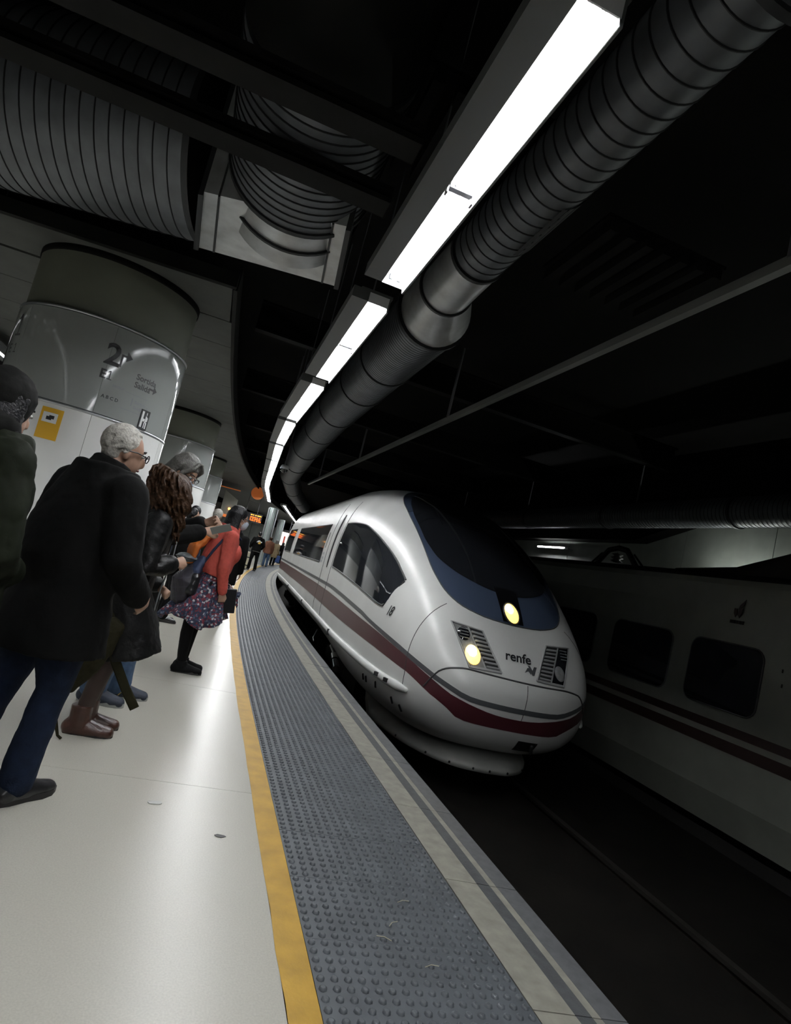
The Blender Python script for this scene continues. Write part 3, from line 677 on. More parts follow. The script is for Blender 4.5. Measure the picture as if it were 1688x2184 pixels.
# body shell
mb = MB(); ss = [(.0006+.9*(i/26)**2) for i in range(27)]+[.9+.12*i for i in range(1,52)]; ss = [a for a in ss]+[x for x in np.linspace(ss[-1]+.4, LCAR, 22)]
ths = [-math.pi/2+2*math.pi*j/112 for j in range(112)]
rows = [[(lambda w, z: (w, s, z))(*tsec(s, th)) for th in ths] for s in ss]
mb.grid(rows, 0, True, close_v=True); mb.fan(rows[0]); mb.fan(rows[-1], flip=True)
for i, f in enumerate(mb.f): pass
body = put(mb, 'body_shell', 'train_white', TR)
# stripes: grey over purple, wrapping round the nose
zg = mono([0,.02,.07,.13,.36,.88,2.29,5.3,25], [.315,.325,.335,.405,.525,.65,.815,.925,.925])
def zg_ang(al): return None
def band(name, m, fz_top, fz_bot, off=.004, parent=TR, sides=(-1,1)):
    mb = MB()
    # along both sides and round the nose: parameter is the polar angle, then s on the straight side
    rows = []
    seq = [('s', -1, LCAR-.05-i*(LCAR-4)/40.0) for i in range(40)]+[('a', 0, R(-90+180*i/120)) for i in range(121)]+[('s', 1, 4+(i+1)*(LCAR-4.05)/40) for i in range(40)]
    for k, sg, t in seq:
        r = []
        for i in range(4):
            if k == 's': zt, zb = fz_top(t), fz_bot(t); z = zt+(zb-zt)*i/3; r.append(P_side(t, z, sg, off))
            else:
                s_est = 2.0
                zt, zb = .6, .4
                for _ in range(6):
                    p = polar(t, (zt+zb)/2, 0); zt, zb = fz_top(p.y), fz_bot(p.y)
                r.append(polar(t, zt+(zb-zt)*i/3, off))
        rows.append(r)
    mb.grid(rows, 0, True, flip=False); return put(mb, name, m, parent)
S1 = [0,.02,.05,.08,.13,.23,.36,.62,.88,1.9,2.29,5.3,9,25]
gt = mono(S1, [.33,.335,.345,.37,.415,.475,.535,.61,.66,.775,.82,.945,.95,.95]); gb = mono(S1, [.275,.28,.29,.315,.36,.42,.48,.555,.605,.725,.765,.885,.89,.89])
pt = mono([0,.04,.07,.11,.23,.62,1.94,5.3,9,25], [.175,.19,.25,.30,.41,.56,.70,.81,.83,.83]); pb = mono([0,.04,.10,.11,.22,.56,1.78,4.83,9,25], [.06,.065,.09,.13,.25,.40,.49,.53,.55,.55])
band('grey_stripe', 'train_grey', gt, gb); band('purple_stripe', 'train_purple', pt, pb)
# side windows: polygons in (s, z) filled as a fine grid between a lower and an upper edge
def side_patch(name, m, s0, s1, lo, hi, off, parent, sg=-1, n=24, k=8, thick=True):
    mb = MB(); rows = [[P_side(s, lo(s)+(hi(s)-lo(s))*j/k, sg, off) for j in range(k+1)] for s in (s0+(s1-s0)*i/n for i in range(n+1))]
    mb.grid(rows, 0, True, flip=(sg > 0)); return put(mb, name, m, parent)
lo1 = mono([1.37,1.51,2.12,3.03,5.32,5.5],[1.34,.99,1.05,1.14,1.27,1.275]); hi1 = mono([1.37,1.6,1.85,2.55,3.27,4.01,5.0,5.5],[1.352,1.46,1.57,1.79,1.96,2.08,2.12,2.12])
for sg in (-1, 1):
    g = side_patch('cab_side_window', 'glass_side', 1.375, 5.42, lo1, hi1, .008, TR, sg, 40)
    mbf = MB(); mbf.tube([P_side(s, hi1(s)+.012, sg, .006) for s in np.linspace(1.375,5.42,30)]+[P_side(5.44, 1.27+.85*(1-i/8), sg, .006) for i in range(9)]+[P_side(s, lo1(s)-.012, sg, .006) for s in np.linspace(5.42,1.51,26)]+[P_side(1.37,1.345,sg,.006)], .011, 6, 'flat'); put(mbf, 'window_frame', 'frame_dark', g)
    for a, b in ((7.45,14.6),(16.0,18.9)):
        n = 1
        for i in range(n):
            s0 = a+(b-a)*i/n; s1 = a+(b-a)*(i+1)/n
            w = side_patch('passenger_window', 'glass_side', s0, s1, lambda s: 1.29, lambda s: 2.13, .008, TR, sg, 16)
            f = MB(); f.tube([P_side(s0,1.28,sg,.006),P_side(s0,2.14,sg,.006)], .012, 6, 'flat'); f.tube([P_side(s1,1.28,sg,.006),P_side(s1,2.14,sg,.006)], .012, 6, 'flat'); f.tube([P_side(s,2.14,sg,.006) for s in np.linspace(s0,s1,12)], .012, 6, 'flat'); f.tube([P_side(s,1.28,sg,.006) for s in np.linspace(s0,s1,12)], .012, 6, 'flat')
            put(f, 'window_frame', 'frame_dark', w)
    # cab door: seams and a long grab handle recess
    d = MB()
    for s in (5.62, 6.75): d.tube([P_side(s, z, sg, .0) for z in np.linspace(.30,2.62,16)], .007, 6, 'flat')
    dd = put(d, 'door_seam', 'train_seam', TR)
    h = MB(); h.tube([P_side(6.0-.0*z, z, sg, .012) for z in np.linspace(1.28,2.30,10)], (.05,.018), 10, 'round', wdir=(0,1,0)) if False else h.tube([P_side(6.15, z, sg, .006) for z in np.linspace(1.22,2.32,12)], [(.02,.010)]+[(.055,.016)]*10+[(.02,.010)], 10, 'round', wdir=(0,1,0)); put(h, 'door_handle_recess', 'frame_dark', TR)
    # step ledge along the sill, rounded at its front end
    l = MB(); zl = mono([.45,1.3,2.6,5.08,15.8,25],[.205,.22,.24,.245,.28,.28])
    l.tube([P_side(s, zl(s), sg, .012) for s in list(np.linspace(.47,4,26))+list(np.linspace(4.4,LCAR-.1,24))], (lambda q: q)([(.030,.022)]+[(.055,.042)]*49), 10, 'round', wdir=(0,0,1)); lo = put(l, 'sill_ledge', 'train_white', TR)
    for s in (.78, 1.02): 
        k = MB(); k.box(P_side(s, zl(s)+.012, sg, .052), (.03,.07,.045), rot=Matrix.Rotation(-sg*.45,3,'Z')); put(k, 'ledge_slot', 'black', lo)
    for s in (3.9, 8.6, 13.0): 
        k = MB(); k.box(P_side(s, zl(s), sg, .05), (.05,.025,.10)); put(k, 'ledge_joint', 'train_seam', lo)
    # dark maintenance slots low on the skirt
    for s, z in ((1.15,.10),(1.5,.08),(1.62,.08),(.62,.0),(.75,.04)):
        k = MB(); k.tube([P_side(s, z, sg, .004), P_side(s+.01, z-.055, sg, .004)], .014, 8, 'round'); put(k, 'skirt_slot', 'black', TR)
# windscreen: blue painted surround, black glass, lamp housing
def top_patch(name, m, pts, off, n=46, k=22, parent=TR, s_only=None):
    f = mono([p[0] for p in pts], [p[1] for p in pts]); s0, s1 = pts[0][0], pts[-1][0]
    rows = []
    for i in range(n+1):
        t = .5-.5*math.cos(math.pi*i/n); s = s0+(s1-s0)*t; w = max(.002, f(s))
        rows.append([P_top(s, -w+2*w*j/k, off) for j in range(k+1)])
    mb = MB().grid(rows, 0, True, flip=True); return put(mb, name, m, parent)
outer = [(.505,.0),(.512,.17),(.56,.42),(.72,.67),(.99,.81),(1.39,.88),(1.98,.91),(2.68,.92),(3.3,.90),(3.8,.84),(4.3,.66),(4.6,.40),(4.72,.0)]
inner = [(.86,.0),(.88,.15),(.95,.36),(1.17,.63),(1.57,.81),(2.03,.865),(2.6,.87),(3.2,.83),(3.7,.72),(4.1,.50),(4.32,.25),(4.4,.0)]
sur = top_patch('windscreen_surround', 'train_blue', outer, .005, 60)
gl = top_patch('windscreen', 'glass_dark', inner, .011, 60)
f = mono([p[0] for p in outer],[p[1] for p in outer])
tl = [p for p in np.linspace(0,1,60)]
mbx = MB(); ring = [P_top(.505+(4.72-.505)*(.5-.5*math.cos(math.pi*i/50)), -max(.001,f(.505+(4.72-.505)*(.5-.5*math.cos(math.pi*i/50)))), .003) for i in range(51)]
ring += [Vector((-p.x,p.y,p.z)) for p in ring[::-1]]
mbx.tube(ring, .008, 6, 'flat'); put(mbx, 'surround_seal', 'train_seam', TR)
lh = MB(); rows = [[P_top(s, w, .013) for w in np.linspace(-.13-.05*(s-.52),.13+.05*(s-.52),7)] for s in np.linspace(.525,.96,8)]; lh.grid(rows, 0, True, flip=True); lhp = put(lh, 'lamp_housing', 'black_gloss', TR)
def lamp_disc(fn, c, ra, rb, m, name, parent, off=.02, n=20):
    mb = MB(); ring = [fn(c[0]+ra*math.cos(2*math.pi*j/n), c[1]+rb*math.sin(2*math.pi*j/n), off) for j in range(n)]
    r2 = [fn(c[0]+.6*ra*math.cos(2*math.pi*j/n), c[1]+.6*rb*math.sin(2*math.pi*j/n), off+.012) for j in range(n)]
    mb.grid([ring, r2], 0, True, close_v=True); mb.fan(r2)
    o = put(mb, name, m, parent); return o
for_fix = []
lamp_disc(lambda w, z, o: P_front(w, z, o), (.0,1.275), .088, .105, 'headlamp', 'top_lamp', TR, .02)
lamp_disc(lambda w, z, o: P_front(w, z, o), (-.025,1.31), .045, .05, 'headlamp_core', 'top_lamp_core', TR, .034)
mbq = MB(); mbq.tube([P_front(.098*math.cos(a), 1.275+.115*math.sin(a), .016) for a in np.linspace(0,2*math.pi,25)], .010, 6, 'flat'); put(mbq, 'top_lamp_ring', 'frame_dark', TR)
# headlight clusters
def quad(c, u, v):      # bilinear: u 0 inner .. 1 outer, v 0 bottom .. 1 top
    (iT, oT, iB, oB) = c
    a = [iB[i]+(oB[i]-iB[i])*u for i in (0,1)]; b = [iT[i]+(oT[i]-iT[i])*u for i in (0,1)]
    return a[0]+(b[0]-a[0])*v, a[1]+(b[1]-a[1])*v
cor = ((.405,1.02),(.755,1.045),(.214,.645),(.575,.632))
for sg in (-1, 1):
    Q = lambda u, v, off: P_front(sg*quad(cor,u,v)[0], quad(cor,u,v)[1], off)
    hl = tag(empty('headlight_cluster'), None); hl.parent = TR
    def qp(name, m, u0, u1, v0, v1, off, n=8):
        mb = MB().grid([[Q(u0+(u1-u0)*i/n, v0+(v1-v0)*j/n, off) for j in range(n+1)] for i in range(n+1)], 0, True, flip=(sg < 0)); return put(mb, name, m, hl)
    qp('backing', 'frame_dark', 0,1,0,1,.003)
    qp('lamp_glass', 'lamp_glass' if sg < 0 else 'glass_dark', .52,.96,.05,.96,.008)
    qp('lamp_bezel', 'slat', .46,.52,.02,.98,.010)
    qp('lower_bezel', 'slat', .04,.96,.0,.05,.010)
    fr = MB(); path = [(0,0),(1,0),(1,1),(0,1),(0,0)]; pts = []
    for (a, b), (c, d) in zip(path[:-1], path[1:]):
        for i in range(8): pts.append(Q(min(max(a+(c-a)*i/8,.0),1), min(max(b+(d-b)*i/8,.0),1), .006))
    pts.append(pts[0]); fr.tube(pts, .010, 6, 'flat'); put(fr, 'frame', 'slat', hl)
    for k in range(9):
        v = .08+k*.10; mb = MB(); a = [Q(u, v, .012) for u in (.05,.16,.27,.38,.45)]; mb.tube(a, (.011,.006) and [(.013,.007)]*5, 6, 'flat', wdir=(0,0,1)); put(mb, 'louvre_slat', 'slat', hl)
    cx, cz = quad(cor,.74,.30); c2x, c2z = quad(cor,.75,.77)
    fn = lambda w, z, o: P_front(w, z, o)
    if sg < 0:
        lamp_disc(fn, (sg*cx,cz), .085, .095, 'headlamp', 'headlamp', hl, .014); lamp_disc(fn, (sg*(cx+.01),cz+.03), .05, .055, 'headlamp_core', 'headlamp_core', hl, .028)
    else: lamp_disc(fn, (sg*cx,cz), .07, .075, 'lamp_glass', 'headlamp', hl, .014)
    lamp_disc(fn, (sg*c2x,c2z), .068, .068, 'glass_dark', 'upper_lamp', hl, .012)
    for k in range(4):
        mb = MB(); z = c2z-.045+.03*k; mb.tube([fn(sg*(c2x+x), z, .028) for x in (-.05,0,.05)], .004, 5, 'flat'); put(mb, 'lamp_grid', 'slat', hl)
# seams of the nose: coupler hatch and ring seam
def seam(pts, r=.006, name='panel_seam', m='train_seam', off=.0):
    mb = MB().tube([P_front(w, z, off) for w, z in pts], r, 6, 'flat'); return put(mb, name, m, TR)
hz = mono([-.98,-.94,-.88,-.78,-.58,-.27,.0,.24,.55,.80,.90,.98],[.30,.40,.51,.575,.612,.606,.600,.598,.602,.575,.50,.36])
seam([(w, hz(w)) for w in np.linspace(-.975,.975,60)], .010, 'hatch_seam')
for sg in (-1,1):
    mb = MB(); sp = mono([.20,.35,.55,.74,.93,1.12,1.27],[.54,.54,.57,.60,.64,.69,.73])
    mb.tube([P_side(sp(z), z, sg, .0) for z in np.linspace(.2,1.22,20)], .0045, 6, 'flat'); put(mb, 'panel_seam', 'train_seam', TR)
mb = MB().tube([P_front(.10, z, 0) for z in np.linspace(.12,.58,10)], .004, 6, 'flat'); put(mb, 'panel_seam', 'train_seam', TR)
cp = MB(); cp.grid([[P_front(w, z, .006) for z in np.linspace(-.15,-.02,5)] for w in np.linspace(.17,.42,6)], 0, True, flip=True); put(cp, 'tow_cover', 'black', TR)
tw = MB().tube([P_front(.36,-.06,.01), P_front(.40,-.13,.03)], .02, 8, 'round'); put(tw, 'tow_latch', 'frame_dark', TR)
# apron (plough) below the bumper
fa = mono([0,.25,.47,.79,.98,1.04],[.40,.43,.55,1.0,1.65,2.0]); ap = MB(); rows = []
for i in range(61):
    w = 1.04*math.sin(math.pi/2*(2*i/60-1)); q = fa(abs(w)); nx = (fa(abs(w)+.01)-q)/.01; nn = Vector((math.copysign(nx, w), -1)).normalized()
    rows.append([(w-nn.x*o_, q-nn.y*o_, z) for z, o_ in ((-.26,.42),(-.31,.30),(-.36,.13),(-.41,.03),(-.46,.0),(-.505,.0),(-.505,.08),(-.36,.35))])
ap.grid(rows, 0, True, flip=True); ap.fan(rows[0]); ap.fan(rows[-1], flip=True); put(ap, 'apron', 'train_low', TR)
for w in (-.86,-.62,-.40,-.14,.06,.30,.6):
    k = MB().ell((w, fa(abs(w))-.001, -.475), ((.014,0,0),(0,.014,0),(0,0,.014)), 8); put(k, 'apron_bolt', 'black', TR)
# lettering
def text_front(body, w0, z0, size, m, name, shear=0.0, sx=1.0, slope=0.0):
    vs, fs = text_geo(body, shear); put(MB().add([P_front(w0+v.x*size*sx, z0+v.y*size+slope*v.x*size*sx, .006) for v in vs], fs), name, m, TR)
text_front('renfe', -.155, .79, .130, 'print_black', 'operator_lettering', .12, 1.18)
av = MB(); av.add([P_front(w, z, .006) for w, z in ((.07,.70),(.115,.755),(.135,.75),(.155,.70),(.145,.695),(.118,.72),(.12,.775),(.15,.775),(.172,.735),(.20,.775),(.235,.775),(.19,.69),(.165,.685))], [(0,1,2,3,4,5),(6,7,8,9,10,11,12)]); put(av, 'class_emblem', 'coping_dark', TR)
text_front('E', .235, .695, .06, 'print_grey', 'class_lettering', .15)
vs, fs = text_geo('18', .1); put(MB().add([P_side(1.33-v.x*.15, .90+v.y*.17, -1, .006) for v in vs], fs), 'car_number', 'print_black', TR)
for sg in (-1,):
    for s0, z0 in ((7.05,1.45),(7.05,1.35),(7.1,1.28)):
        k = MB().grid([[P_side(s, z, sg, .005) for z in (z0, z0+.05)] for s in (s0, s0+.22)], 0); put(k, 'small_print', 'print_grey', TR)
    k = MB().grid([[P_side(s, z, sg, .005) for z in (1.60,1.95)] for s in (7.12, 7.26)], 0); put(k, 'door_sticker', 'pillar_green', TR)
# bogies
for yb in (4.6, 17.0):
    b = empty('bogie'); b.parent = TR; b.location = (0,yb,0)
    put(MB().box((0,0,-.28),(2.0,3.4,.18)).box((-1.0,0,-.36),(.14,3.2,.22)).box((1.0,0,-.36),(.14,3.2,.22)), 'bogie_frame', 'bogie', b)
    for dy in (-1.25,1.25):
        for dx in (-.755,.755):
            w = MB().tube([(dx-.065,dy,-.30),(dx+.065,dy,-.30)], .46, 28, 'flat'); put(w, 'wheel', 'bogie', b)
        put(MB().tube([(-.9,dy,-.30),(.9,dy,-.30)], .09, 12, 'flat'), 'axle', 'bogie', b)
    if yb < 10:
        d = MB().tube([(-1.30,-.6,-.12),(-1.30,-1.05,-.26)], .06, 14, 'flat'); put(d, 'damper', 'chrome', b)
        put(MB().tube([(-1.30,-.78,-.176),(-1.30,-.80,-.182)], .066, 14, 'flat'), 'damper_ring', 'bogie', b)
        put(MB().tube([(-1.30,-.1,-.05),(-1.30,-.6,-.12)], .022, 8, 'flat'), 'damper_rod', 'pole', b)
        put(MB().tube([(-1.32,1.7,-.05),(-1.36,1.75,-.22),(-1.36,1.55,-.26)], .012, 6, 'round'), 'cable', 'pole', b)
# the following coaches on the bend
for i in range(2):
    a0 = Vector((3.62,0,0)); s0 = 26.1+i*25
    p, q = cv(3.62, s0), cv(3.62, s0+24.4); c = tag(empty('passenger_coach', (p.x,p.y,0), math.atan2(-(q.x-p.x), q.y-p.y)), ['white coach coupled behind the driving car on the bend','white coach farther back on the bend'][i], 'train coach')
    mb = MB(); rows = [[(lambda w, z: (w, y, z))(*tsec(20, th)) for th in ths[::2]] for y in (0,6,12,18,24.4)]; mb.grid(rows, 0, True, close_v=True); mb.fan(rows[0]); mb.fan(rows[-1], flip=True)
    cb = put(mb, 'body_shell', 'train_white', c)
    for sg in (-1,1):
        mb = MB(); mb.grid([[(sg*(half(20,z)+.006), y, z) for z in (1.29,1.6,1.9,2.13)] for y in (1.5,22.9)], 0, flip=(sg>0)); put(mb, 'window_band', 'glass_side', c)
        mb = MB(); mb.grid([[(sg*(half(20,z)+.006), y, z) for z in (.55,.83)] for y in (0,24.4)], 0, flip=(sg>0)); put(mb, 'purple_stripe', 'train_purple', c)
    put(MB().box((0,12,-.45),(2.3,22,.4)), 'underframe', 'bogie', c)

# ================================================================ PARKED TRAIN ON THE RIGHT
X2 = 6.25
T2 = tag(empty('parked_train', (X2,0,0)), 'unlit parked train with dark windows and two maroon lines at the right', 'train')
prof = [(.12,-.55),(.0,-.17),(.0,.3),(.0,1.6),(.02,2.0),(.06,2.30),(.10,2.38)]
roofp = [(.10,2.38),(.22,2.46),(.5,2.52),(1.0,2.56),(1.48,2.57)]
def mirror(p): return p+[(2.96-x, z) for x, z in p[::-1]]
Y2 = (-7.0, 26.0)
mb = MB(); pr = prof+[(2.96-x, z) for x, z in prof[::-1]]
mb.grid([[(x,y,z) for x, z in pr] for y in (-7,0,8,16,26)], 0, False, flip=True); mb.fan([(x,-7,z) for x, z in pr]); mb.fan([(x,26,z) for x, z in pr], flip=True)
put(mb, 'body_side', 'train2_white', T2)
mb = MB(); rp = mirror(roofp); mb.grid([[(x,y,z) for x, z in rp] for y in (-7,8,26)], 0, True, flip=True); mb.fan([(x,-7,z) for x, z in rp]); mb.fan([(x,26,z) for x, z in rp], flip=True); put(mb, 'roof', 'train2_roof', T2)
mb = MB(); fy = [(-7,2.84),(5.65,2.84),(6.5,2.60),(7.6,2.52)]
mb.grid([[(.30,y,2.40),(.42,y,z),(2.5,y,z),(2.62,y,2.40)] for y, z in fy], 0, False, flip=True); put(mb, 'roof_fairing', 'train2_roof', T2)
def rrect(y0, y1, z0, z1, r, n=5):
    out = []
    for cy, cz, a0 in ((y1-r,z1-r,0),(y0+r,z1-r,90),(y0+r,z0+r,180),(y1-r,z0+r,270)):
        for i in range(n+1): a = R(a0+90*i/n); out.append((cy+r*math.cos(a), cz+r*math.sin(a)))
    return out
for y0, y1 in ((-5.2,-3.7),(-3.0,-1.5),(-.8,.7),(1.3,2.4),(3.0,4.6),(5.47,6.56),(6.90,8.15),(8.6,9.8),(10.3,11.7),(12.2,13.6),(14.2,15.6)):
    if 3 < y0 < 5: continue
    ring = rrect(y0, y1, .78, 1.575, .14)
    mb = MB(); mb.fan([(-.012,y,z) for y, z in ring]); mb.grid([[(-.012,y,z) for y, z in ring],[(.01,y,z) for y, z in ring]], 0, True, close_v=True)
    w = put(mb, 'window', 'glass_dark', T2)
    fr = MB().tube([(-.004,y,z) for y, z in ring+[ring[0]]], .012, 6, 'flat'); put(fr, 'window_seal', 'train_seam', w)
for z0, z1, nm in ((.525,.625,'upper_maroon_line'),(.325,.455,'lower_maroon_line')):
    mb = MB().box((-.001,9.5,(z0+z1)/2),(.008,33,z1-z0)); put(mb, nm, 'train2_maroon', T2)
def poly2(pts, nm, m='train2_maroon'):
    mb = MB(); n = len(pts); mb.fan([(-.006,y,z) for y, z in pts]); mb.grid([[(-.006,y,z) for y, z in pts],[.002 and (.004,y,z) for y, z in pts]], 0, close_v=True); put(mb, nm, m, T2)
# leaf emblem: one tall leaf over two small ones, faint lettering below (y falls to the viewer's right)
L0 = (5.935, 1.98)
lf = lambda pts: [(L0[0]-a, L0[1]+b) for a, b in pts]
poly2(lf([(-.01,.02),(.0,.07),(.04,.11),(.075,.15),(.065,.09),(.03,.04)]), 'leaf_emblem'); poly2(lf([(-.07,.03),(-.03,.03),(-.025,-.04),(-.04,-.08),(-.07,-.03)]), 'leaf_emblem'); poly2(lf([(.0,.02),(.055,.04),(.045,-.03),(.015,-.08),(-.015,-.04)]), 'leaf_emblem')
for k in range(5): poly2(lf([(-.105+.042*k,-.155),(-.075+.042*k,-.155),(-.075+.042*k,-.115),(-.105+.042*k,-.115)]), 'faint_lettering', 'train2_roof')
for k, (y, z) in enumerate(((5.22,1.38),(5.20,1.22))): poly2([(y,z),(y+.015,z),(y+.015,z+.04),(y,z+.04)], 'small_print', 'train2_roof')
put(MB().box((1.48,9.5,-.6),(2.4,31,.6)), 'underframe', 'bogie', T2)
for yb in (1.0, 15.0):
    for dx in (.725,2.235):
        for dy in (-1.2,1.2): put(MB().tube([(dx-.06,yb+dy,-.31),(dx+.06,yb+dy,-.31)], .45, 24, 'flat'), 'wheel', 'bogie', T2)
# folded pantograph frame with an insulator on its roof
pg = empty('pantograph'); pg.parent = T2; pg.location = (.55,9.2,2.5)
put(MB().tube([(0,-.55,0),(0,-.42,.12),(0,-.25,.27),(0,0,.31),(0,.25,.27),(0,.42,.12),(0,.55,0)], .05, 8, 'round'), 'frame_arch', 'black', pg)
put(MB().tube([(0,-.75,-.02),(0,-.45,.2)], .02, 6, 'round').tube([(0,.45,.2),(0,.75,-.02)], .02, 6, 'round'), 'frame_brace', 'black', pg)
put(MB().lathe([(.05,0),(.11,.02),(.05,.05),(.11,.08),(.05,.11),(.1,.14),(0,.17)], c=(0,0,.05), seg=14), 'insulator', 'frame_dark', pg)
# ================================================================ PEOPLE
UP = Vector((0,0,1))
def frame(deg):
    f = Vector((math.cos(R(deg)), math.sin(R(deg)), 0)); return Vector((f.y,-f.x,0)), f      # right, forward
class Person:
    """a figure built in local axes r (its right), f (forward), z (up); metres"""
    def __init__(s, label, x, y, face, H=1.75, g=1.0, lean=(0,0), head=(0,0,0), hunch=0.0, arms=None, legs=None, vox=.009, skin='skin', stoop=0.0):
        s.k = H/1.75; s.g = g; s.r, s.f = frame(face); s.vox = vox; s.root = tag(empty('person', (x,y,0)), label, 'person')
        s.lean = lean; s.hunch = hunch; k = s.k; s.skin = skin
        def L(r, f, z): return (r, f, z)
        s.pel = L(0,0,.93)
        s.J = dict(shR=L(.185*g,-.01,1.42), shL=L(-.185*g,-.01,1.42), elR=L(.235*g,-.05,1.12), elL=L(-.235*g,-.05,1.12), wrR=L(.245*g,.02,.86), wrL=L(-.245*g,.02,.86),
                   hipR=L(.09,0,.90), hipL=L(-.09,0,.90), knR=L(.10,.015,.49), knL=L(-.10,.015,.49), anR=L(.10,-.03,.085), anL=L(-.10,-.03,.085), neck=L(0,-.015,1.49), head=L(0,.015+hunch,1.63-stoop))
        s.toe = dict(R=0.0, L=0.0)
        if arms: s.J.update(arms)
        if legs: s.J.update({a: b for a, b in legs.items() if a in s.J}); s.toe.update({a[3:]: b for a, b in (legs or {}).items() if a.startswith('toe')})
        yaw, pit, rol = head
        hf = (Matrix.Rotation(R(yaw),3,'Z') @ s.f); hr = Vector((hf.y,-hf.x,0)); q = Matrix.Rotation(R(-pit),3,hr)
        s.hf = q @ hf; s.hu = q @ UP; s.hr = hr
        s.hc = s.P(*s.J['head'])
        s.fist = {}
    def P(s, r, f, z, free=False):
        k = s.k; z *= k; r *= k; f *= k
        t = 0 if free else max(0, min(1.15, (z-.85*k)/(.78*k)))
        return s.r*(r+s.lean[0]*t) + s.f*(f+s.lean[1]*t+ (s.hunch*.6*max(0,t-.5))) + UP*z
    def j(s, n): return s.P(*s.J[n])
    def H(s, r, f, u): return s.hc + s.hr*(r*s.k) + s.hf*(f*s.k) + s.hu*(u*s.k)
    def hax(s, a, b, c): k = s.k; return (s.hr*(a*k), s.hf*(b*k), s.hu*(c*k))
    def torso(s, mb, d=0.0, z0=.86, z1=1.47, belly=0.0):
        k = s.k; g = s.g
        prof = [(.80,.150,.115,0),(.88,.172,.122,0),(.95,.172,.12,0),(1.08,.148+belly*.3,.108+belly,.02),(1.22,.165+belly*.2,.122+belly*.6,.015),(1.34,.180,.118,0),(1.42,.168,.095,-.01),(1.47,.11,.075,-.015)]
        pts = []; rad = []
        for z, w, dd, f in prof:
            if z0 <= z <= z1: pts.append(s.P(0,f,z)); rad.append(((w*g+d)*k, (dd*g+d)*k))
        mb.tube(pts, rad, 20, 'round', wdir=s.r)
    def arm(s, mb, sd, d=0.0, to=1.0, cuff=0.0):
        k = s.k; a, b, c = s.j('sh'+sd), s.j('el'+sd), s.j('wr'+sd); e = b+(c-b)*to
        q = .5*(a+b)
        mb.tube([a, q, b, .5*(b+e), e], [(.058+d)*k,(.050+d)*k,(.043+d*.9)*k,(.038+d*.8)*k,(.029+d*.8+cuff)*k], 12, 'round')
    def leg(s, mb, sd, d=0.0, to=1.0, hem=0.0, top=0.0):
        k = s.k; a, b, c = s.P(*s.J['hip'+sd][:3], free=True), s.P(*s.J['kn'+sd], free=True), s.P(*s.J['an'+sd], free=True)
        e = b+(c-b)*to; cf = .5*(b+c)+ (b-c).cross(s.r).normalized()*(-.012*k)
        if to >= .95: mb.tube([a, .5*(a+b), b, b+(cf-b)*.6, .5*(cf+e), e], [(.092*s.g+d+top)*k,(.078*s.g+d)*k,(.056+d)*k,(.054+d)*k,(.045+d+hem*.6)*k,(.036+d+hem)*k], 14, 'round')
        else: mb.tube([a, .5*(a+b), b, e], [(.092*s.g+d+top)*k,(.078*s.g+d)*k,(.056+d)*k,(.052+d)*k], 14, 'round')
    def footdir(s, sd):
        a = R(s.toe[sd]); v = Matrix.Rotation(a,3,'Z') @ s.f; return v
    def foot(s, mb, sd, d=0.0):
        k = s.k; an = s.P(*s.J['an'+sd], free=True); v = s.footdir(sd); z = an.z-.085*k
        b = Vector((an.x, an.y, z))
        mb.tube([an, b-v*.03*k+UP*.05*k], [(.036+d)*k,(.040+d)*k], 10); w = Vector((v.y,-v.x,0))
        mb.tube([b-v*.045*k+UP*.04*k, b+v*.06*k+UP*.042*k, b+v*.14*k+UP*.03*k, b+v*.185*k+UP*.027*k], [((.034+d)*k,(.035+d)*k),((.040+d)*k,(.038+d)*k),((.043+d)*k,(.028+d*.8)*k),((.033+d)*k,(.022+d*.8)*k)], 12, 'round', wdir=w)
    def hand(s, mb, sd, pose='relax'):
        k = s.k; w = s.j('wr'+sd); e = s.j('el'+sd); d = (w-e).normalized(); sg = 1 if sd == 'R' else -1
        pn = s.fist.get(sd)                                     # palm normal
        if pn is None: pn = (-s.r*sg)
        else: pn = Vector(pn)
        pn = (pn-d*pn.dot(d)).normalized(); sv = d.cross(pn)*1.0   # side axis
        th = s.f if pose == 'relax' else None
        # thumb side: towards body-forward for hanging arms
        tv = sv if sv.dot(s.f+UP*.6) > 0 else -sv
        mb.tube([w-d*.02*k, w+d*.03*k, w+d*.085*k], [(.027*k,.022*k),(.036*k,.017*k),(.041*k,.015*k)], 12, 'round', wdir=tv)
        curl = {'relax':(18,22,16),'fist':(78,92,55),'pinch':(48,50,28),'hold':(55,62,30)}[pose]
        for i, (o, L) in enumerate(((.031,.078),(.010,.088),(-.011,.082),(-.031,.064))):
            p = w+d*.088*k+tv*(o*k); a = 0; pts = [p-d*.02*k, p]; dirv = d.copy()
            for q, c in enumerate(curl):
                a += R(c*(1.0+.08*i)); dirv = (d*math.cos(a)+pn*math.sin(a)); p = p+dirv*(L*k*(.45,.32,.25)[q]); pts.append(p)
            mb.tube(pts, [.0095*k,.0095*k,.0088*k,.0082*k,.0070*k], 8, 'round')
        t0 = w+d*.025*k+tv*.03*k
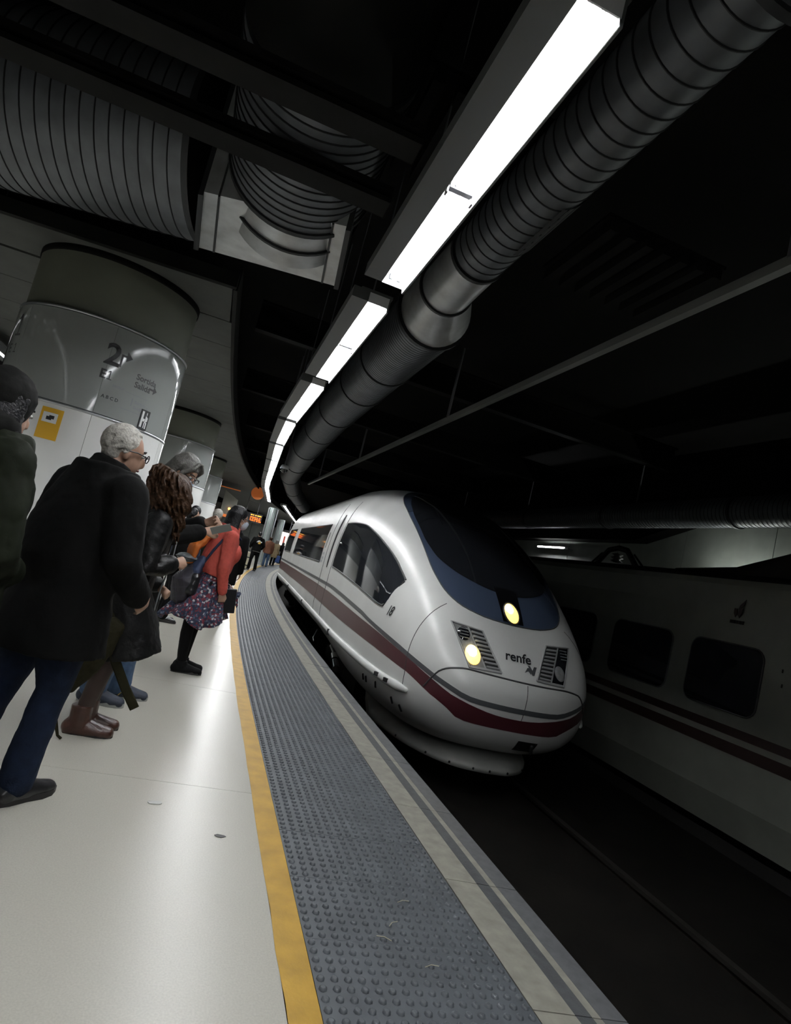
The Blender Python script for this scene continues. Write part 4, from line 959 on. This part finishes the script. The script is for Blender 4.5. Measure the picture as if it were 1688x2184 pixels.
        if pose == 'fist': tp = [t0, t0+d*.035*k+tv*.016*k+pn*.01*k, t0+d*.06*k+pn*.036*k+tv*.002*k, t0+d*.066*k+pn*.044*k-tv*.022*k]
        elif pose in ('pinch','hold'): tp = [t0, t0+d*.04*k+tv*.018*k+pn*.018*k, t0+d*.072*k+tv*.008*k+pn*.040*k, t0+d*.098*k-tv*.002*k+pn*.050*k]
        else: tp = [t0, t0+d*.035*k+tv*.022*k+pn*.006*k, t0+d*.065*k+tv*.026*k+pn*.014*k, t0+d*.088*k+tv*.022*k+pn*.02*k]
        mb.tube(tp, [.013*k,.011*k,.0098*k,.0078*k], 8, 'round')
    def body(s, poseR='relax', poseL='relax', hands=True):
        mb = MB(); k = s.k
        s.torso(mb)
        nk = s.P(*s.J['neck']); mb.tube([nk-UP*.05*k, nk+(s.hc-nk)*.45, s.H(0,-.015,-.04)], [.065*k,.054*k,.054*k], 12)
        mb.ell(s.H(0,-.012,.025), s.hax(.074,.092,.092), 20); mb.ell(s.H(0,.028,-.045), s.hax(.056,.064,.066), 16); mb.ell(s.H(0,.055,-.092), s.hax(.026,.024,.020), 10)
        mb.ell(s.H(0,.05,.015), s.hax(.058,.036,.05), 12)                                                   # brow and cheeks
        mb.tube([s.H(0,.082,.012), s.H(0,.100,-.018), s.H(0,.098,-.034)], [.010*k,.015*k,.016*k], 8)         # nose
        for sg in (-1,1): mb.ell(s.H(.074*sg,-.005,-.012), (s.hr*.012*k, (s.hf*.020-s.hu*.004)*k, s.hu*.032*k), 10)
        for sd in 'RL':
            s.arm(mb, sd); s.leg(mb, sd); s.foot(mb, sd)
            if hands: s.hand(mb, sd, poseR if sd == 'R' else poseL)
        o = link('body', remesh(mb, 'body', s.skin, s.vox, 3), s.root); s.body_o = o; return o
    def face(s):
        for sg in (-1,1):
            put(MB().ell(s.H(.030*sg,.078,.008), s.hax(.0125,.011,.009), 10), 'eye', 'eye', s.body_o); put(MB().ell(s.H(.030*sg,.0875,.007), s.hax(.0055,.0035,.0055), 8), 'iris', 'iris', s.body_o)
            put(MB().tube([s.H(.012*sg,.088,.030), s.H(.030*sg,.087,.036), s.H(.048*sg,.074,.030)], .004*s.k, 6), 'eyebrow', 'hair_black', s.body_o)
        put(MB().tube([s.H(-.022,.080,-.064), s.H(0,.090,-.063), s.H(.022,.080,-.064)], [.004*s.k,.007*s.k,.004*s.k], 8), 'mouth', 'lip', s.body_o)
    def shoes(s, m, sole, d=.012, hi=0.0, label=None):
        k = s.k
        for sd in 'RL':
            mb = MB(); s.foot(mb, sd, d); an = s.P(*s.J['an'+sd], free=True); v = s.footdir(sd); z = an.z-.085*k
            if hi: mb.tube([an-UP*.03*k, an+UP*hi*k-v*.005], [(.046+d)*k]*2, 12, 'flat')
            o = link('shoe', remesh(mb, 'shoe', m, max(.006, s.vox*.7), 3), s.root)
            b = Vector((an.x, an.y, z)); w = Vector((v.y,-v.x,0)); q = MB()
            out = [(-.085,.0),(-.075,.028),(-.03,.040),(.05,.043),(.12,.056),(.175,.048),(.215,.022),(.222,0),(.215,-.022),(.175,-.048),(.12,-.056),(.05,-.043),(-.03,-.040),(-.075,-.028)]
            q.grid([[b+v*(x*k)+w*(y*k)+UP*hh for x, y in out] for hh in (.0,.028*k)], 0, True, close_v=True); q.fan([b+v*(x*k)+w*(y*k) for x, y in out], flip=True); q.fan([b+v*(x*k)+w*(y*k)+UP*.028*k for x, y in out])
            put(q, 'sole', sole, o)
            for t in (.055,.08,.105):
                if s.vox < .015: put(MB().tube([b+v*t*k+w*.026*k+UP*(.098-t*.42)*k, b+v*t*k+UP*(.108-t*.42)*k, b+v*t*k-w*.026*k+UP*(.098-t*.42)*k], .0035, 5), 'lace', sole, o)
    def trousers(s, m, d=.018, hem=.022):
        mb = MB(); s.leg(mb,'R',d,.98,hem); s.leg(mb,'L',d,.98,hem)
        mb.tube([s.P(0,0,.84,True), s.P(0,0,.93,True), s.P(0,0,1.02)], [((.165*s.g+d)*s.k,(.125*s.g+d)*s.k)]*2+[((.155*s.g+d)*s.k,(.115*s.g+d)*s.k)], 16, 'round', wdir=s.r)
        return link('trousers', remesh(mb, 'trousers', m, s.vox*1.1, 3, (.09*s.k,.012) if s.vox < .015 else None), s.root)
    def coat(s, m, hem=.80, d=.035, flare=.03, belly=0.0, sleeve=.028, collar=True, name='coat', wr=.014, arms='RL', cuffto=.97, hem_shift=(0,0)):
        mb = MB(); k = s.k; g = s.g
        prof = [(hem,.170+flare,.125+flare),(.5*(hem+.95),.172+flare*.6,.125+flare*.6),(.95,.172,.122)] if hem < .9 else [(hem,.165,.12)]
        prof += [(1.08,.158+belly*.3,.112+belly),(1.22,.170+belly*.2,.124+belly*.6),(1.34,.185,.122),(1.42,.172,.098),(1.49,.115,.085),(1.54,.09,.08)]
        pts = []; rad = []
        for i, (z, w, dd) in enumerate(prof):
            t = max(0, (.95-z)/.5); p = s.P(hem_shift[0]*t, hem_shift[1]*t, z); pts.append(p); rad.append(((w*g+d)*k,(dd*g+d)*k))
        mb.tube(pts, rad, 24, 'flat', wdir=s.r)
        for sd in arms: s.arm(mb, sd, sleeve, cuffto, .004)
        nk = s.P(*s.J['neck'])
        if collar: mb.tube([nk-UP*.05*k, nk+UP*.02*k+(s.hc-nk)*.12], [(.092*k,.085*k),(.080*k,.075*k)], 16, 'flat', wdir=s.r)
        return link(name, remesh(mb, name, m, s.vox*1.2, 8, (.11*k, wr) if s.vox < .015 else None), s.root)
    def hair(s, kind, m, seed=1):
        rd = random.Random(seed); mb = MB(); k = s.k; v = max(.006, s.vox*.7)
        mb.ell(s.H(0,-.026,.040), s.hax(.083,.090,.088), 18)
        if kind == 'short':
            for i in range(620):
                a = rd.uniform(-math.pi, math.pi); e = rd.uniform(-.35,1.5)
                if math.cos(a) > .35 and e < .75: continue                       # keep the face clear
                n = Vector((math.cos(e)*math.sin(a), math.cos(e)*math.cos(a), math.sin(e)))
                p = Vector((n.x*.081, n.y*.090-.024, n.z*.090+.036)); fl = Vector((.25*rd.uniform(-1,1),-.55,-.75)); fl = (fl-n*fl.dot(n)); q = p+fl*.034+n*.007
                mb.tube([s.H(*p), s.H(*(p+fl*.017+n*.007)), s.H(*q)], [.006*k,.006*k,.002*k], 5)
            mb.ell(s.H(0,-.055,-.02), s.hax(.070,.05,.055), 12)
        elif kind in ('bob','long'):
            n = 70; dn = .19 if kind == 'bob' else .34
            for i in range(n):
                a = R(82+196*i/(n-1))
                n0 = Vector((math.sin(a), math.cos(a), 0)); L = dn*(.85+.3*rd.random())
                p0 = Vector((n0.x*.055, n0.y*.055-.02, .112)); p1 = Vector((n0.x*.092, n0.y*.092-.022, .045)); p2 = Vector((n0.x*.097, n0.y*.095-.03, -.06)); w3 = 1.0 if kind == 'bob' else 1.35; p3 = Vector((n0.x*(.10+.02*rd.random())*w3, n0.y*.105*w3-.035, .045-L))
                mb.tube([s.H(*p0), s.H(*p1), s.H(*p2), s.hc+s.hr*(p3.x*k)+s.hf*(p3.y*k)+s.hu*(p2.z*k*.5)+UP*((p3.z-p2.z*.5)*k)], [.015*k,.018*k,.018*k,.009*k], 7)
            mb.ell(s.H(0,-.024,.045), s.hax(.094,.100,.095), 18)
            if kind == 'bob':
                for sg in (-1,1): mb.tube([s.H(.015*sg,.055,.118), s.H(.055*sg,.072,.075), s.H(.084*sg,.035,.0), s.H(.090*sg,.02,-.08)], [.014*k,.016*k,.017*k,.012*k], 7)
        elif kind == 'curly':
            for i in range(330):
                a = rd.uniform(-math.pi, math.pi)
                if math.cos(a) > .80: continue
                R1 = rd.uniform(.11,.185); L = rd.uniform(.16,.44); ph = rd.uniform(0,6.28); pts = []
                n0 = Vector((math.sin(a), math.cos(a)))
                for q in range(15):
                    t = q/14; rr = .035+(R1-.035)*min(1,(t*3.0))**.6*(1-.12*max(0,t-.5)); z = .135-L*max(0,t-.12)/.88-.05*min(1,t*4)*(1-min(1,t*4))*0-.03*(min(1,t*3)**2)
                    wv = .016*min(1,t*4); an = 26*L*t*2.2+ph
                    c = s.hc+s.hr*((rr*n0.x+wv*math.cos(an))*k)+s.hf*((rr*n0.y-.03+wv*math.sin(an))*k)+UP*((z+wv*.4*math.cos(an*1.3))*k); pts.append(c)
                mb.tube(pts, [.0085*k]*12+[.007*k,.005*k,.003*k], 5)
            mb.ell(s.H(0,-.035,.06), s.hax(.105,.11,.10), 16)
            mb.tube([s.H(0,-.03,.02), s.H(0,-.06,-.1), s.hc-s.hf*.05+UP*-.30*k], [(.11*k,.11*k),(.145*k,.12*k),(.13*k,.09*k)], 14, wdir=s.hr)
        elif kind == 'cap':
            mb = MB(); mb.ell(s.H(0,-.014,.045), s.hax(.088,.104,.085), 18); mb.tube([s.H(0,.07,.05), s.H(0,.16,.035)], [(.075*k,.012*k),(.05*k,.008*k)], 12, wdir=s.hr); mb.ell(s.H(0,-.05,-.02), s.hax(.07,.05,.05), 12)
        return link('hair' if kind != 'cap' else 'cap', remesh(mb, 'hair', m, v, 1), s.root)
    def glasses(s):
        g = empty('glasses'); g.parent = s.root
        for sg in (-1,1):
            c = s.H(.031*sg,.105,.004); put(MB().tube([c+s.hr*(.024*math.cos(a)*s.k)+s.hu*(.019*math.sin(a)*s.k) for a in np.linspace(0,2*math.pi,17)], .0028, 6, None), 'rim', 'frame_dark', g)
            put(MB().tube([s.H(.055*sg,.102,.008), s.H(.079*sg,.04,.012), s.H(.082*sg,-.012,.004)], .003, 6), 'temple', 'frame_dark', g)
        put(MB().tube([s.H(-.008,.108,.008), s.H(.008,.108,.008)], .0028, 6), 'bridge', 'frame_dark', g)
    def mask(s, m):
        mb = MB(); mb.ell(s.H(0,.052,-.056), s.hax(.056,.058,.055), 16); mb.ell(s.H(0,.085,-.035), s.hax(.03,.034,.03), 12)
        o = link('face_mask', remesh(mb, 'face_mask', m, .006, 3), s.root)
        for sg in (-1,1): put(MB().tube([s.H(.052*sg,.06,-.03), s.H(.078*sg,.0,.01)], .002, 5).tube([s.H(.050*sg,.05,-.08), s.H(.078*sg,-.002,-.03)], .002, 5), 'ear_loop', 'print_white', o)
    def cloth(s, name, mb, m, vox=None, disp=(.08,.012)):
        return link(name, remesh(mb, name, m, vox or s.vox*1.2, 3, disp if s.vox < .015 else None), s.root)
WP = lambda p, x, y, z: Vector((x,y,z))-p.root.location       # world point in the person's own space

# --- 1: hooded olive jacket at the left edge of the picture
p = Person('person with dark hair in an olive padded jacket, cut off by the left edge', -.915, 2.85, 40, H=1.80, g=1.0, lean=(0,.0), head=(14,8,0),
   arms=dict(elR=(.275,.0,1.08), wrR=(.05,.17,.99)), legs=dict(knR=(.17,.10,.49), anR=(.20,.13,.085)), vox=.010)
p.body(); p.face(); p.trousers('trousers_black', .022); p.shoes('shoe_black','sole_dark')
p.coat('green_puffer', .44, .055, .02, sleeve=.046, name='padded_jacket', wr=.03)
h = MB(); h.ell(p.H(0,-.035,.035), p.hax(.112,.118,.125), 18); h.ell(p.H(0,-.05,-.09), p.hax(.13,.12,.10), 16); p.cloth('hood', h, 'hood', .011, (.07,.018))
p.hair('long','hair_black', 21)
h = MB(); h.ell(p.H(0,-.035,-.03), p.hax(.112,.088,.115), 18); p.cloth('hair_back', h, 'hair_black', .009, (.05,.008))
# --- 2: white haired man in a long black coat
p = Person('white haired person in a long black coat and blue jeans, seen from behind', -.58, 3.26, 40, H=1.79, g=1.24, lean=(-.0,.05), head=(-18,6,0), hunch=.03,
   arms=dict(elR=(.33,.02,1.13), wrR=(.26,.20,.98), elL=(-.34,-.02,1.12), wrL=(-.30,.15,.92)),
   legs=dict(hipR=(.10,0,.90), knR=(.11,.03,.49), anR=(.12,-.02,.085), knL=(-.12,-.06,.49), anL=(-.14,-.16,.085), toeR=12, toeL=15), vox=.009)
p.body('relax','relax'); p.face(); p.trousers('denim', .018, .020); p.shoes('shoe_black','sole_dark', .010)
p.coat('coat_black', .665, .045, .035, belly=.05, sleeve=.045, wr=.020)
p.hair('short','hair_white', 3); p.glasses()
h = MB(); h.tube([p.P(0,-.02,1.42), p.P(0,-.005,1.50), p.P(0,.01,1.565)], [(.17,.12),(.115,.105),(.098,.095)], 18, 'flat', wdir=p.r); p.cloth('collar', h, 'coat_black', .009)
# --- 3: curly haired person, long dark leather coat, brown boots
p = Person('person with masses of curly brown hair, black leather coat and brown boots', -.41, 4.22, 18, H=1.66, g=1.04, lean=(.0,.07), head=(-8,24,0), hunch=.05,
   arms=dict(elR=(.26,.00,1.12), wrR=(.15,.20,1.19), elL=(-.25,-.02,1.10), wrL=(-.06,.22,.99)),
   legs=dict(toeR=-14, toeL=-6, knR=(.07,.02,.49), anR=(.06,-.05,.085), knL=(-.07,.05,.49), anL=(-.07,.01,.085)), vox=.008)
p.fist = {'R': (0,.95,-.3), 'L': (0,-.6,-.5)}
p.body('fist','fist'); p.face()
l = MB(); p.leg(l,'R',.006,1.0); p.leg(l,'L',.006,1.0); p.cloth('tights', l, 'tights', .010, None)
p.shoes('boot_brown','sole_dark', .020, .10)
p.coat('leather', .54, .034, .055, sleeve=.036, wr=.022, cuffto=.88, hem_shift=(.0,.16))
p.hair('curly','hair_brown', 5)
zp = MB(); zp.tube([p.P(.10,.165,1.38), p.P(.11,.19,1.2), p.P(.10,.19,1.0), p.P(.10,.2,.75)], .005, 6); put(zp, 'zip', 'steel_trim', p.root)
# --- 4: tall grey haired person reading a card
p = Person('tall grey haired person with glasses and a blue mask, reading a small card', -.43, 4.95, 6, H=1.88, g=1.08, lean=(.0,.05), head=(-36,30,0), hunch=.05, stoop=-.02,
   arms=dict(elR=(.27,.03,1.15), wrR=(.10,.33,1.27), elL=(-.26,.06,1.16), wrL=(-.05,.34,1.34)),
   legs=dict(toeR=-12, toeL=-4, knR=(.09,.03,.49), anR=(.10,-.06,.085), knL=(-.10,.10,.49), anL=(-.11,.09,.085)), vox=.0075)
p.fist = {'R': (.1,.75,-.35), 'L': (.1,-.75,-.35)}
p.body('pinch','pinch'); p.face(); p.trousers('denim_light', .022, .028); p.shoes('shoe_navy','sole_grey', .016)
p.coat('coat_black', .62, .04, .03, sleeve=.036, wr=.02, cuffto=.86); p.hair('bob','hair_grey', 8); p.glasses(); p.mask('mask_blue')
wR, wL = p.j('wrR')+p.root.location, p.j('wrL')+p.root.location
for sd in 'R':                                             # tan stitched crosses on the shoes
    for sdn in 'RL':
        an = p.P(*p.J['an'+sdn], free=True); v = p.footdir(sdn); w = Vector((v.y,-v.x,0)); c = an-UP*.035+v*.045+w*.062
        put(MB().tube([c-v*.02-UP*.03, c+v*.02+UP*.03], .004, 5).tube([c+v*.02-UP*.03, c-v*.02+UP*.03], .004, 5), 'stitched_cross', 'cross_tan', p.root)
cd = tag(empty('card', (.075,4.78,1.415)), 'small grey card held up by the tall masked person', 'card')
put(MB().box((0,0,0),(.15,.004,.065), rot=Euler((R(40),R(-26),R(-12))).to_matrix()), 'sheet', 'card', cd)
# --- 5: woman in coral sweater
p = Person('person in a coral sweater, floral skirt and white mask',   .12, 6.33, 14, H=1.68, g=1.03, lean=(.0,.075), head=(-2,2,0), hunch=.03,
   arms=dict(elR=(.235,.02,1.10), wrR=(.215,.10,.86), elL=(-.22,.06,1.12), wrL=(-.15,.20,.93)),
   legs=dict(hipR=(.09,.0,.90), knR=(.085,-.10,.50), anR=(.085,-.07,.085), knL=(-.09,.0,.50), anL=(-.07,-.02,.085), toeR=-6, toeL=2), vox=.008, skin='skin')
p.body('hold','relax'); p.face()
l = MB(); p.leg(l,'R',.007,1.0); p.leg(l,'L',.007,1.0); p.cloth('leggings', l, 'tights_black', .010, None)
p.shoes('shoe_canvas','sole_dark', .016, .03)
p.coat('coral', 1.00, .022, .0, belly=.03, sleeve=.022, collar=False, name='sweater', wr=.022, cuffto=.94)
b = MB(); b.ell(p.P(.07,.13,1.26), (p.r*.08,p.f*.06,UP*.10), 14); b.ell(p.P(-.07,.13,1.26), (p.r*.08,p.f*.06,UP*.10), 14); b.ell(p.P(0,.08,1.2), (p.r*.14,p.f*.09,UP*.2), 14); p.cloth('sweater_front', b, 'coral', .010)
# floral skirt, blown back and out with deep folds
sk = MB(); rows = []
for i in range(11):
    t = i/10; z = 1.04-.52*t; row = []
    for j in range(72):
        a = 2*math.pi*j/72; fold = 1+.16*t*math.sin(9*a+2*t)+.07*t*math.sin(17*a)
        rr = (.150+.145*t)*fold; ff = (.118+.15*t)*fold; back = -.05*t*t*(1-math.sin(a))
        row.append(p.P(rr*math.cos(a), ff*math.sin(a)+back-.02*t, z-.05*t*math.sin(3*a+1)-.07*t*(max(0,math.cos(a-2.6)))+.05*t*max(0,math.sin(a))))
    rows.append(row)
sk.grid(rows, 0, True, close_v=True); o = put(sk, 'skirt', 'floral', p.root); md = o.modifiers.new('s','SOLIDIFY'); md.thickness = .006
fl = MB(); rows = [[p.P(-.02+.10*math.sin(u*3)*.2, .12+.24*v_+.01*math.sin(u*9), .97-.10*v_-.15*u*(.6+.4*v_)+.02*math.sin(v_*7+u*3)) for u in np.linspace(0,1,10)] for v_ in np.linspace(0,1,12)]; fl.grid(rows, 0, True); o = put(fl, 'skirt_flap', 'floral', p.root); o.modifiers.new('s','SOLIDIFY').thickness = .006
p.hair('long','hair_black', 11); p.glasses(); p.mask('mask_white')
# backpack, orange jacket and folder it carries
bp_ = tag(empty('backpack', (.20,6.33,0)), 'navy and black plaid backpack sagging on the back of the person in coral', 'backpack'); bp_.location = p.root.location
def put2(nm, mb, m, vox=.010, disp=(.06,.018), par=bp_): return link(nm, remesh(mb, nm, m, vox, 3, disp), par)
b = MB(); b.tube([p.P(.02,-.20,1.00), p.P(.03,-.24,.88), p.P(.03,-.24,.74)], [(.15,.085),(.18,.13),(.15,.10)], 18, 'round', wdir=p.r); put2('pouch', b, 'plaid')
b = MB(); b.tube([p.P(.05,-.17,1.14), p.P(.06,-.20,1.02), p.P(.05,-.22,.93)], [(.09,.035),(.13,.06),(.12,.05)], 14, 'round', wdir=p.r); put2('navy_flap', b, 'navy')
b = MB(); b.tube([p.P(.17,-.19,.95), p.P(.18,-.2,.82)], [(.05,.05),(.06,.06)], 12); put2('side_pocket', b, 'vinyl_black')
b = MB(); b.tube([p.P(.10,-.155,1.10), p.P(.155,-.12,1.26), p.P(.165,-.06,1.42), p.P(.15,.03,1.475), p.P(.15,.10,1.42)], [(.035,.010)]*5, 8, 'round', wdir=p.r); put(b, 'shoulder_strap', 'navy', bp_)
b = MB(); b.tube([p.P(.04,-.31,1.0), p.P(.05,-.35,.86)], .006, 6); put(b, 'zip', 'steel_trim', bp_)
b = MB(); b.ell(p.P(.05,-.335,.95), ((.014,0,0),(0,.01,0),(0,0,.02)), 8); put(b, 'buckle', 'chrome', bp_)
oj = tag(empty('orange_jacket', p.root.location), 'folded orange jacket slung between the coral sweater and the backpack', 'jacket')
b = MB(); b.tube([p.P(-.05,-.10,1.46), p.P(-.03,-.20,1.36), p.P(-.02,-.27,1.24), p.P(-.02,-.26,1.10)], [(.08,.03),(.11,.045),(.12,.05),(.09,.04)], 14, 'round', wdir=p.r); put2('folds', b, 'orange_cloth', .010, (.06,.03), oj)
gc = tag(empty('grey_case', p.root.location), 'smooth grey case tucked under the orange jacket', 'case')
b = MB(); b.ell(p.P(-.02,-.30,1.12), (p.r*.13,p.f*.10,UP*.045), 16); put2('shell', b, 'grey_case', .009, None, gc)
b = MB(); b.tube([p.P(-.02+.135*math.cos(a),-.30+.105*math.sin(a),1.12) for a in np.linspace(0,2*math.pi,25)], .006, 6, None); put(b, 'zip', 'frame_dark', gc)
fo = tag(empty('folder', p.root.location), 'flat black folder bag in the hand of the person in coral', 'bag')
hd = p.j('wrR'); c = hd+p.f*.02-UP*.08-p.r*.05
m3 = Matrix((p.f, -p.r, UP)).transposed() @ Euler((0,R(-8),0)).to_matrix()
fm = link('folder_case', bevel(MB().box((0,0,0),(.30,.035,.24), rot=m3).mesh('folder_case','vinyl_black'),.01,2), fo, c+fo.location-fo.location)
put(MB().tube([c+p.f*.05+UP*.12, c+p.f*.05+UP*.16, c-p.f*.05+UP*.16, c-p.f*.05+UP*.12], .008, 6), 'folder_handle', 'vinyl_black', fo)
# olive bag with dangling straps between the two nearest people
ob = tag(empty('olive_bag', (-.40,4.02,0)), 'olive canvas bag with dangling straps hanging in front of the brown boots', 'bag')
b = MB(); b.tube([(-.02,0,.70),(-.03,0,.58),(-.065,.0,.44),(-.12,0,.30)], [(.10,.05),(.09,.06),(.072,.055),(.035,.035)], 14, 'round', wdir=(1,0,0)); put2('pouch', b, 'olive', .009, (.05,.02), ob)
b = MB(); b.tube([(-.13,0,.32),(-.155,0,.22),(-.15,0,.10),(-.115,-.01,.02),(-.09,-.03,-.0+.012)], [(.022,.004),(.018,.004),(.012,.003),(.008,.003),(.008,.003)], 8, 'round', wdir=(1,0,0)); put(b, 'strap', 'olive', ob)
b = MB(); b.tube([(.0,.0,.62),(.08,.02,.48),(.17,.03,.34),(.255,.04,.225)], [(.028,.004)]*4, 8, 'flat', wdir=(.6,0,.8)); put(b, 'strap', 'olive', ob)
b = MB(); b.tube([(-.02,0,.70),(.02,.05,.85),(.05,.10,1.0)], [(.03,.01),(.025,.006),(.02,.006)], 8, 'round', wdir=(1,0,0)); put(b, 'carry_strap', 'olive', ob)
# --- people farther down the platform
def far_person(label, x, y, face, H, top, topm, legm, hair, hairm, vox=.014, hem=.80, shoe='shoe_black', sole='sole_dark', arms=None, d=.03, g=1.05, skin='skin', lean=(0,.02), head=(0,0,0), legs=None):
    q = Person(label, x, y, face, H, g, lean, head, arms=arms, legs=legs, vox=vox, skin=skin); q.body(); q.trousers(legm); q.shoes(shoe, sole); q.coat(topm, hem, d, .02, sleeve=.026, name=top, wr=.0); q.hair(hair, hairm, int(x*7)); return q
far_person('white haired person in a dark green coat, beyond the held card', .06, 12.4, 70, 1.80, 'coat', 'green_puffer', 'trousers_black', 'short', 'hair_white', .013)
far_person('dark haired person in a navy coat, mostly hidden behind the tall reader', -.32, 11.3, 60, 1.72, 'coat', 'navy', 'trousers_black', 'short', 'hair_black', .013)
q = far_person('person in black trousers and shoes standing behind the tall card reader', -.30, 9.1, 12, 1.62, 'coat', 'coat_black', 'trousers_black', 'short', 'hair_black', .012, hem=.7)
q = far_person('dark haired person in a black coat just beyond the sweater wearer', .40, 10.4, 80, 1.66, 'coat', 'coat_black', 'trousers_black', 'bob', 'hair_black', .012, hem=.62)
q = far_person('person in a black cap and jacket with a yellow and white back emblem', 2.20, 28.7, 100, 1.80, 'jacket', 'coat_black', 'trousers_black', 'cap', 'black', .016, hem=.86, arms=dict(elR=(.30,-.02,1.16), wrR=(.26,.16,1.0), elL=(-.30,-.02,1.16), wrL=(-.26,.12,1.0)), legs=dict(knR=(.13,0,.49), anR=(.15,-.03,.085), knL=(-.13,0,.49), anL=(-.15,-.03,.085)))
e = MB(); bk_ = lambda r, z: q.P(r, -.175 if z < 1.38 else -.165, z)
e.fan([bk_(r,z) for r, z in ((-.12,1.27),(-.06,1.36),(.02,1.38),(.07,1.33),(.13,1.34),(.12,1.28),(.05,1.30),(-.02,1.29))]); put(e, 'white_emblem', 'print_white', q.root)
e = MB(); e.fan([q.P(r,-.182,z) for r, z in ((-.05,1.22),(.0,1.33),(.05,1.34),(.08,1.24),(.03,1.21))]); put(e, 'gold_emblem', 'gold', q.root)
w_ = MB(); w_.tube([q.P(.19*math.cos(a), .145*math.sin(a)-.0, .875) for a in np.linspace(0,2*math.pi,25)], (.016), 6, None); put(w_, 'white_waistband', 'print_white', q.root)
w_ = MB(); w_.tube([q.P(.07*math.cos(a), .065*math.sin(a)-.02, 1.50) for a in np.linspace(0,2*math.pi,17)], .014, 6, None); put(w_, 'white_collar', 'print_white', q.root)
CR = 'waiting people far down the platform'
spec = [(3.45,36.2,100,1.76,'jacket','brown_coat','denim_light','short','hair_brown','white soled person in a brown jacket and blue jeans beside the tall pillar','sole_grey'),
        (4.35,41.0,60,1.74,'coat','beige_coat','trousers_black','bob','hair_grey','person in a long beige coat between the two green grey pillars',None),
        (4.15,43.5,80,1.70,'coat','coat_black','trousers_black','short','hair_black','person all in black just left of the beige coat',None),
        (5.75,49.5,50,1.72,'coat','coat_black','trousers_black','bob','hair_black','dark coated person holding a blue suitcase in the far crowd',None),
        (6.35,52.5,120,1.74,'jacket','white_cloth','trousers_black','short','hair_black','person in a white top in the far crowd',None),
        (6.85,54.5,90,1.72,'jacket','red_cloth','trousers_black','short','hair_brown','person in a red orange top at the right of the far crowd',None),
        (6.2,56.5,70,1.80,'coat','trousers_black','trousers_black','short','hair_black','tall dark figure at the back of the far crowd',None),
        (7.3,57.5,80,1.75,'coat','coat_black','trousers_black','short','hair_black','dark figure nearest the train in the far crowd',None),
        (5.0,47.0,70,1.73,'jacket','coat_black','denim_light','cap','print_white','person in a white cap and black jacket by the smaller pillar',None)]
for x, y, fa, H, tn, tm_, lm, hr_, hm_, lab, so_ in spec:
    far_person(lab, x, y, fa, H, tn, tm_, lm, hr_, hm_, .022, hem=.55 if 'beige' in lab else .78, sole=so_ or 'sole_dark')
def suitcase(x, y, rz, m, label, h=.55, strapm=None):
    c = tag(empty('suitcase', (x,y,0), rz), label, 'suitcase')
    link('shell', bevel(MB().box((0,0,.06+h/2),(.38,.24,h)).mesh('shell',m),.04,3), c)
    for dx in (-.14,.14):
        for dy in (-.08,.08): put(MB().tube([(dx,dy-.012,.03),(dx,dy+.012,.03)], .03, 10, 'flat'), 'wheel', 'black', c)
    put(MB().tube([(-.1,.08,.06+h),(-.1,.08,.4+h),(.1,.08,.4+h),(.1,.08,.06+h)], .012, 6), 'handle', 'pole', c)
    if strapm:
        for z in (.12,.40): put(MB().box((0,0,.06+h*z*1.7),(.39,.25,.05)), 'band', strapm, c)
    return c
suitcase(5.52,49.0,.2,'blue_cloth','blue suitcase standing by the far crowd')
suitcase(1.72,27.9,.3,'cream','cream suitcase with black bands left of the person with the emblem',.75,'black')
# --- litter
for i, (x, y, m, lab, sz) in enumerate(((.10,3.32,'paper','torn white scrap of paper on the pale floor',.05),(.42,3.05,'gum','flat grey smear of gum on the pale floor',.035))):
    t = tag(empty('litter', (x,y,.001)), lab, 'litter'); mb = MB(); pts = [(sz*math.cos(a)*(.6+.4*random.random()), sz*.5*math.sin(a)*(.6+.4*random.random()), .002+.004*random.random()*(m == 'paper')) for a in np.linspace(0,2*math.pi,10)[:-1]]
    mb.fan(pts); mb.grid([pts,[(a,b,0) for a,b,c in pts]], 0, False, close_v=True); put(mb, 'scrap', m, t)
for i, (x, y, a, lab) in enumerate(((1.22,2.62,.3,'upper pale straw on the tactile tiles'),(1.05,2.35,-.4,'pale straw lying left on the tactile tiles'),(1.12,2.45,.7,'small bent straw on the tactile tiles'),(1.2,2.2,.2,'lowest pale straw near the coping'))):
    t = tag(empty('straw', (x,y,.009), a), lab, 'litter'); put(MB().tube([(-.03,0,0),(.0,.006,.002),(.03,-.002,0)], .0016, 5), 'stalk', 'straw', t)
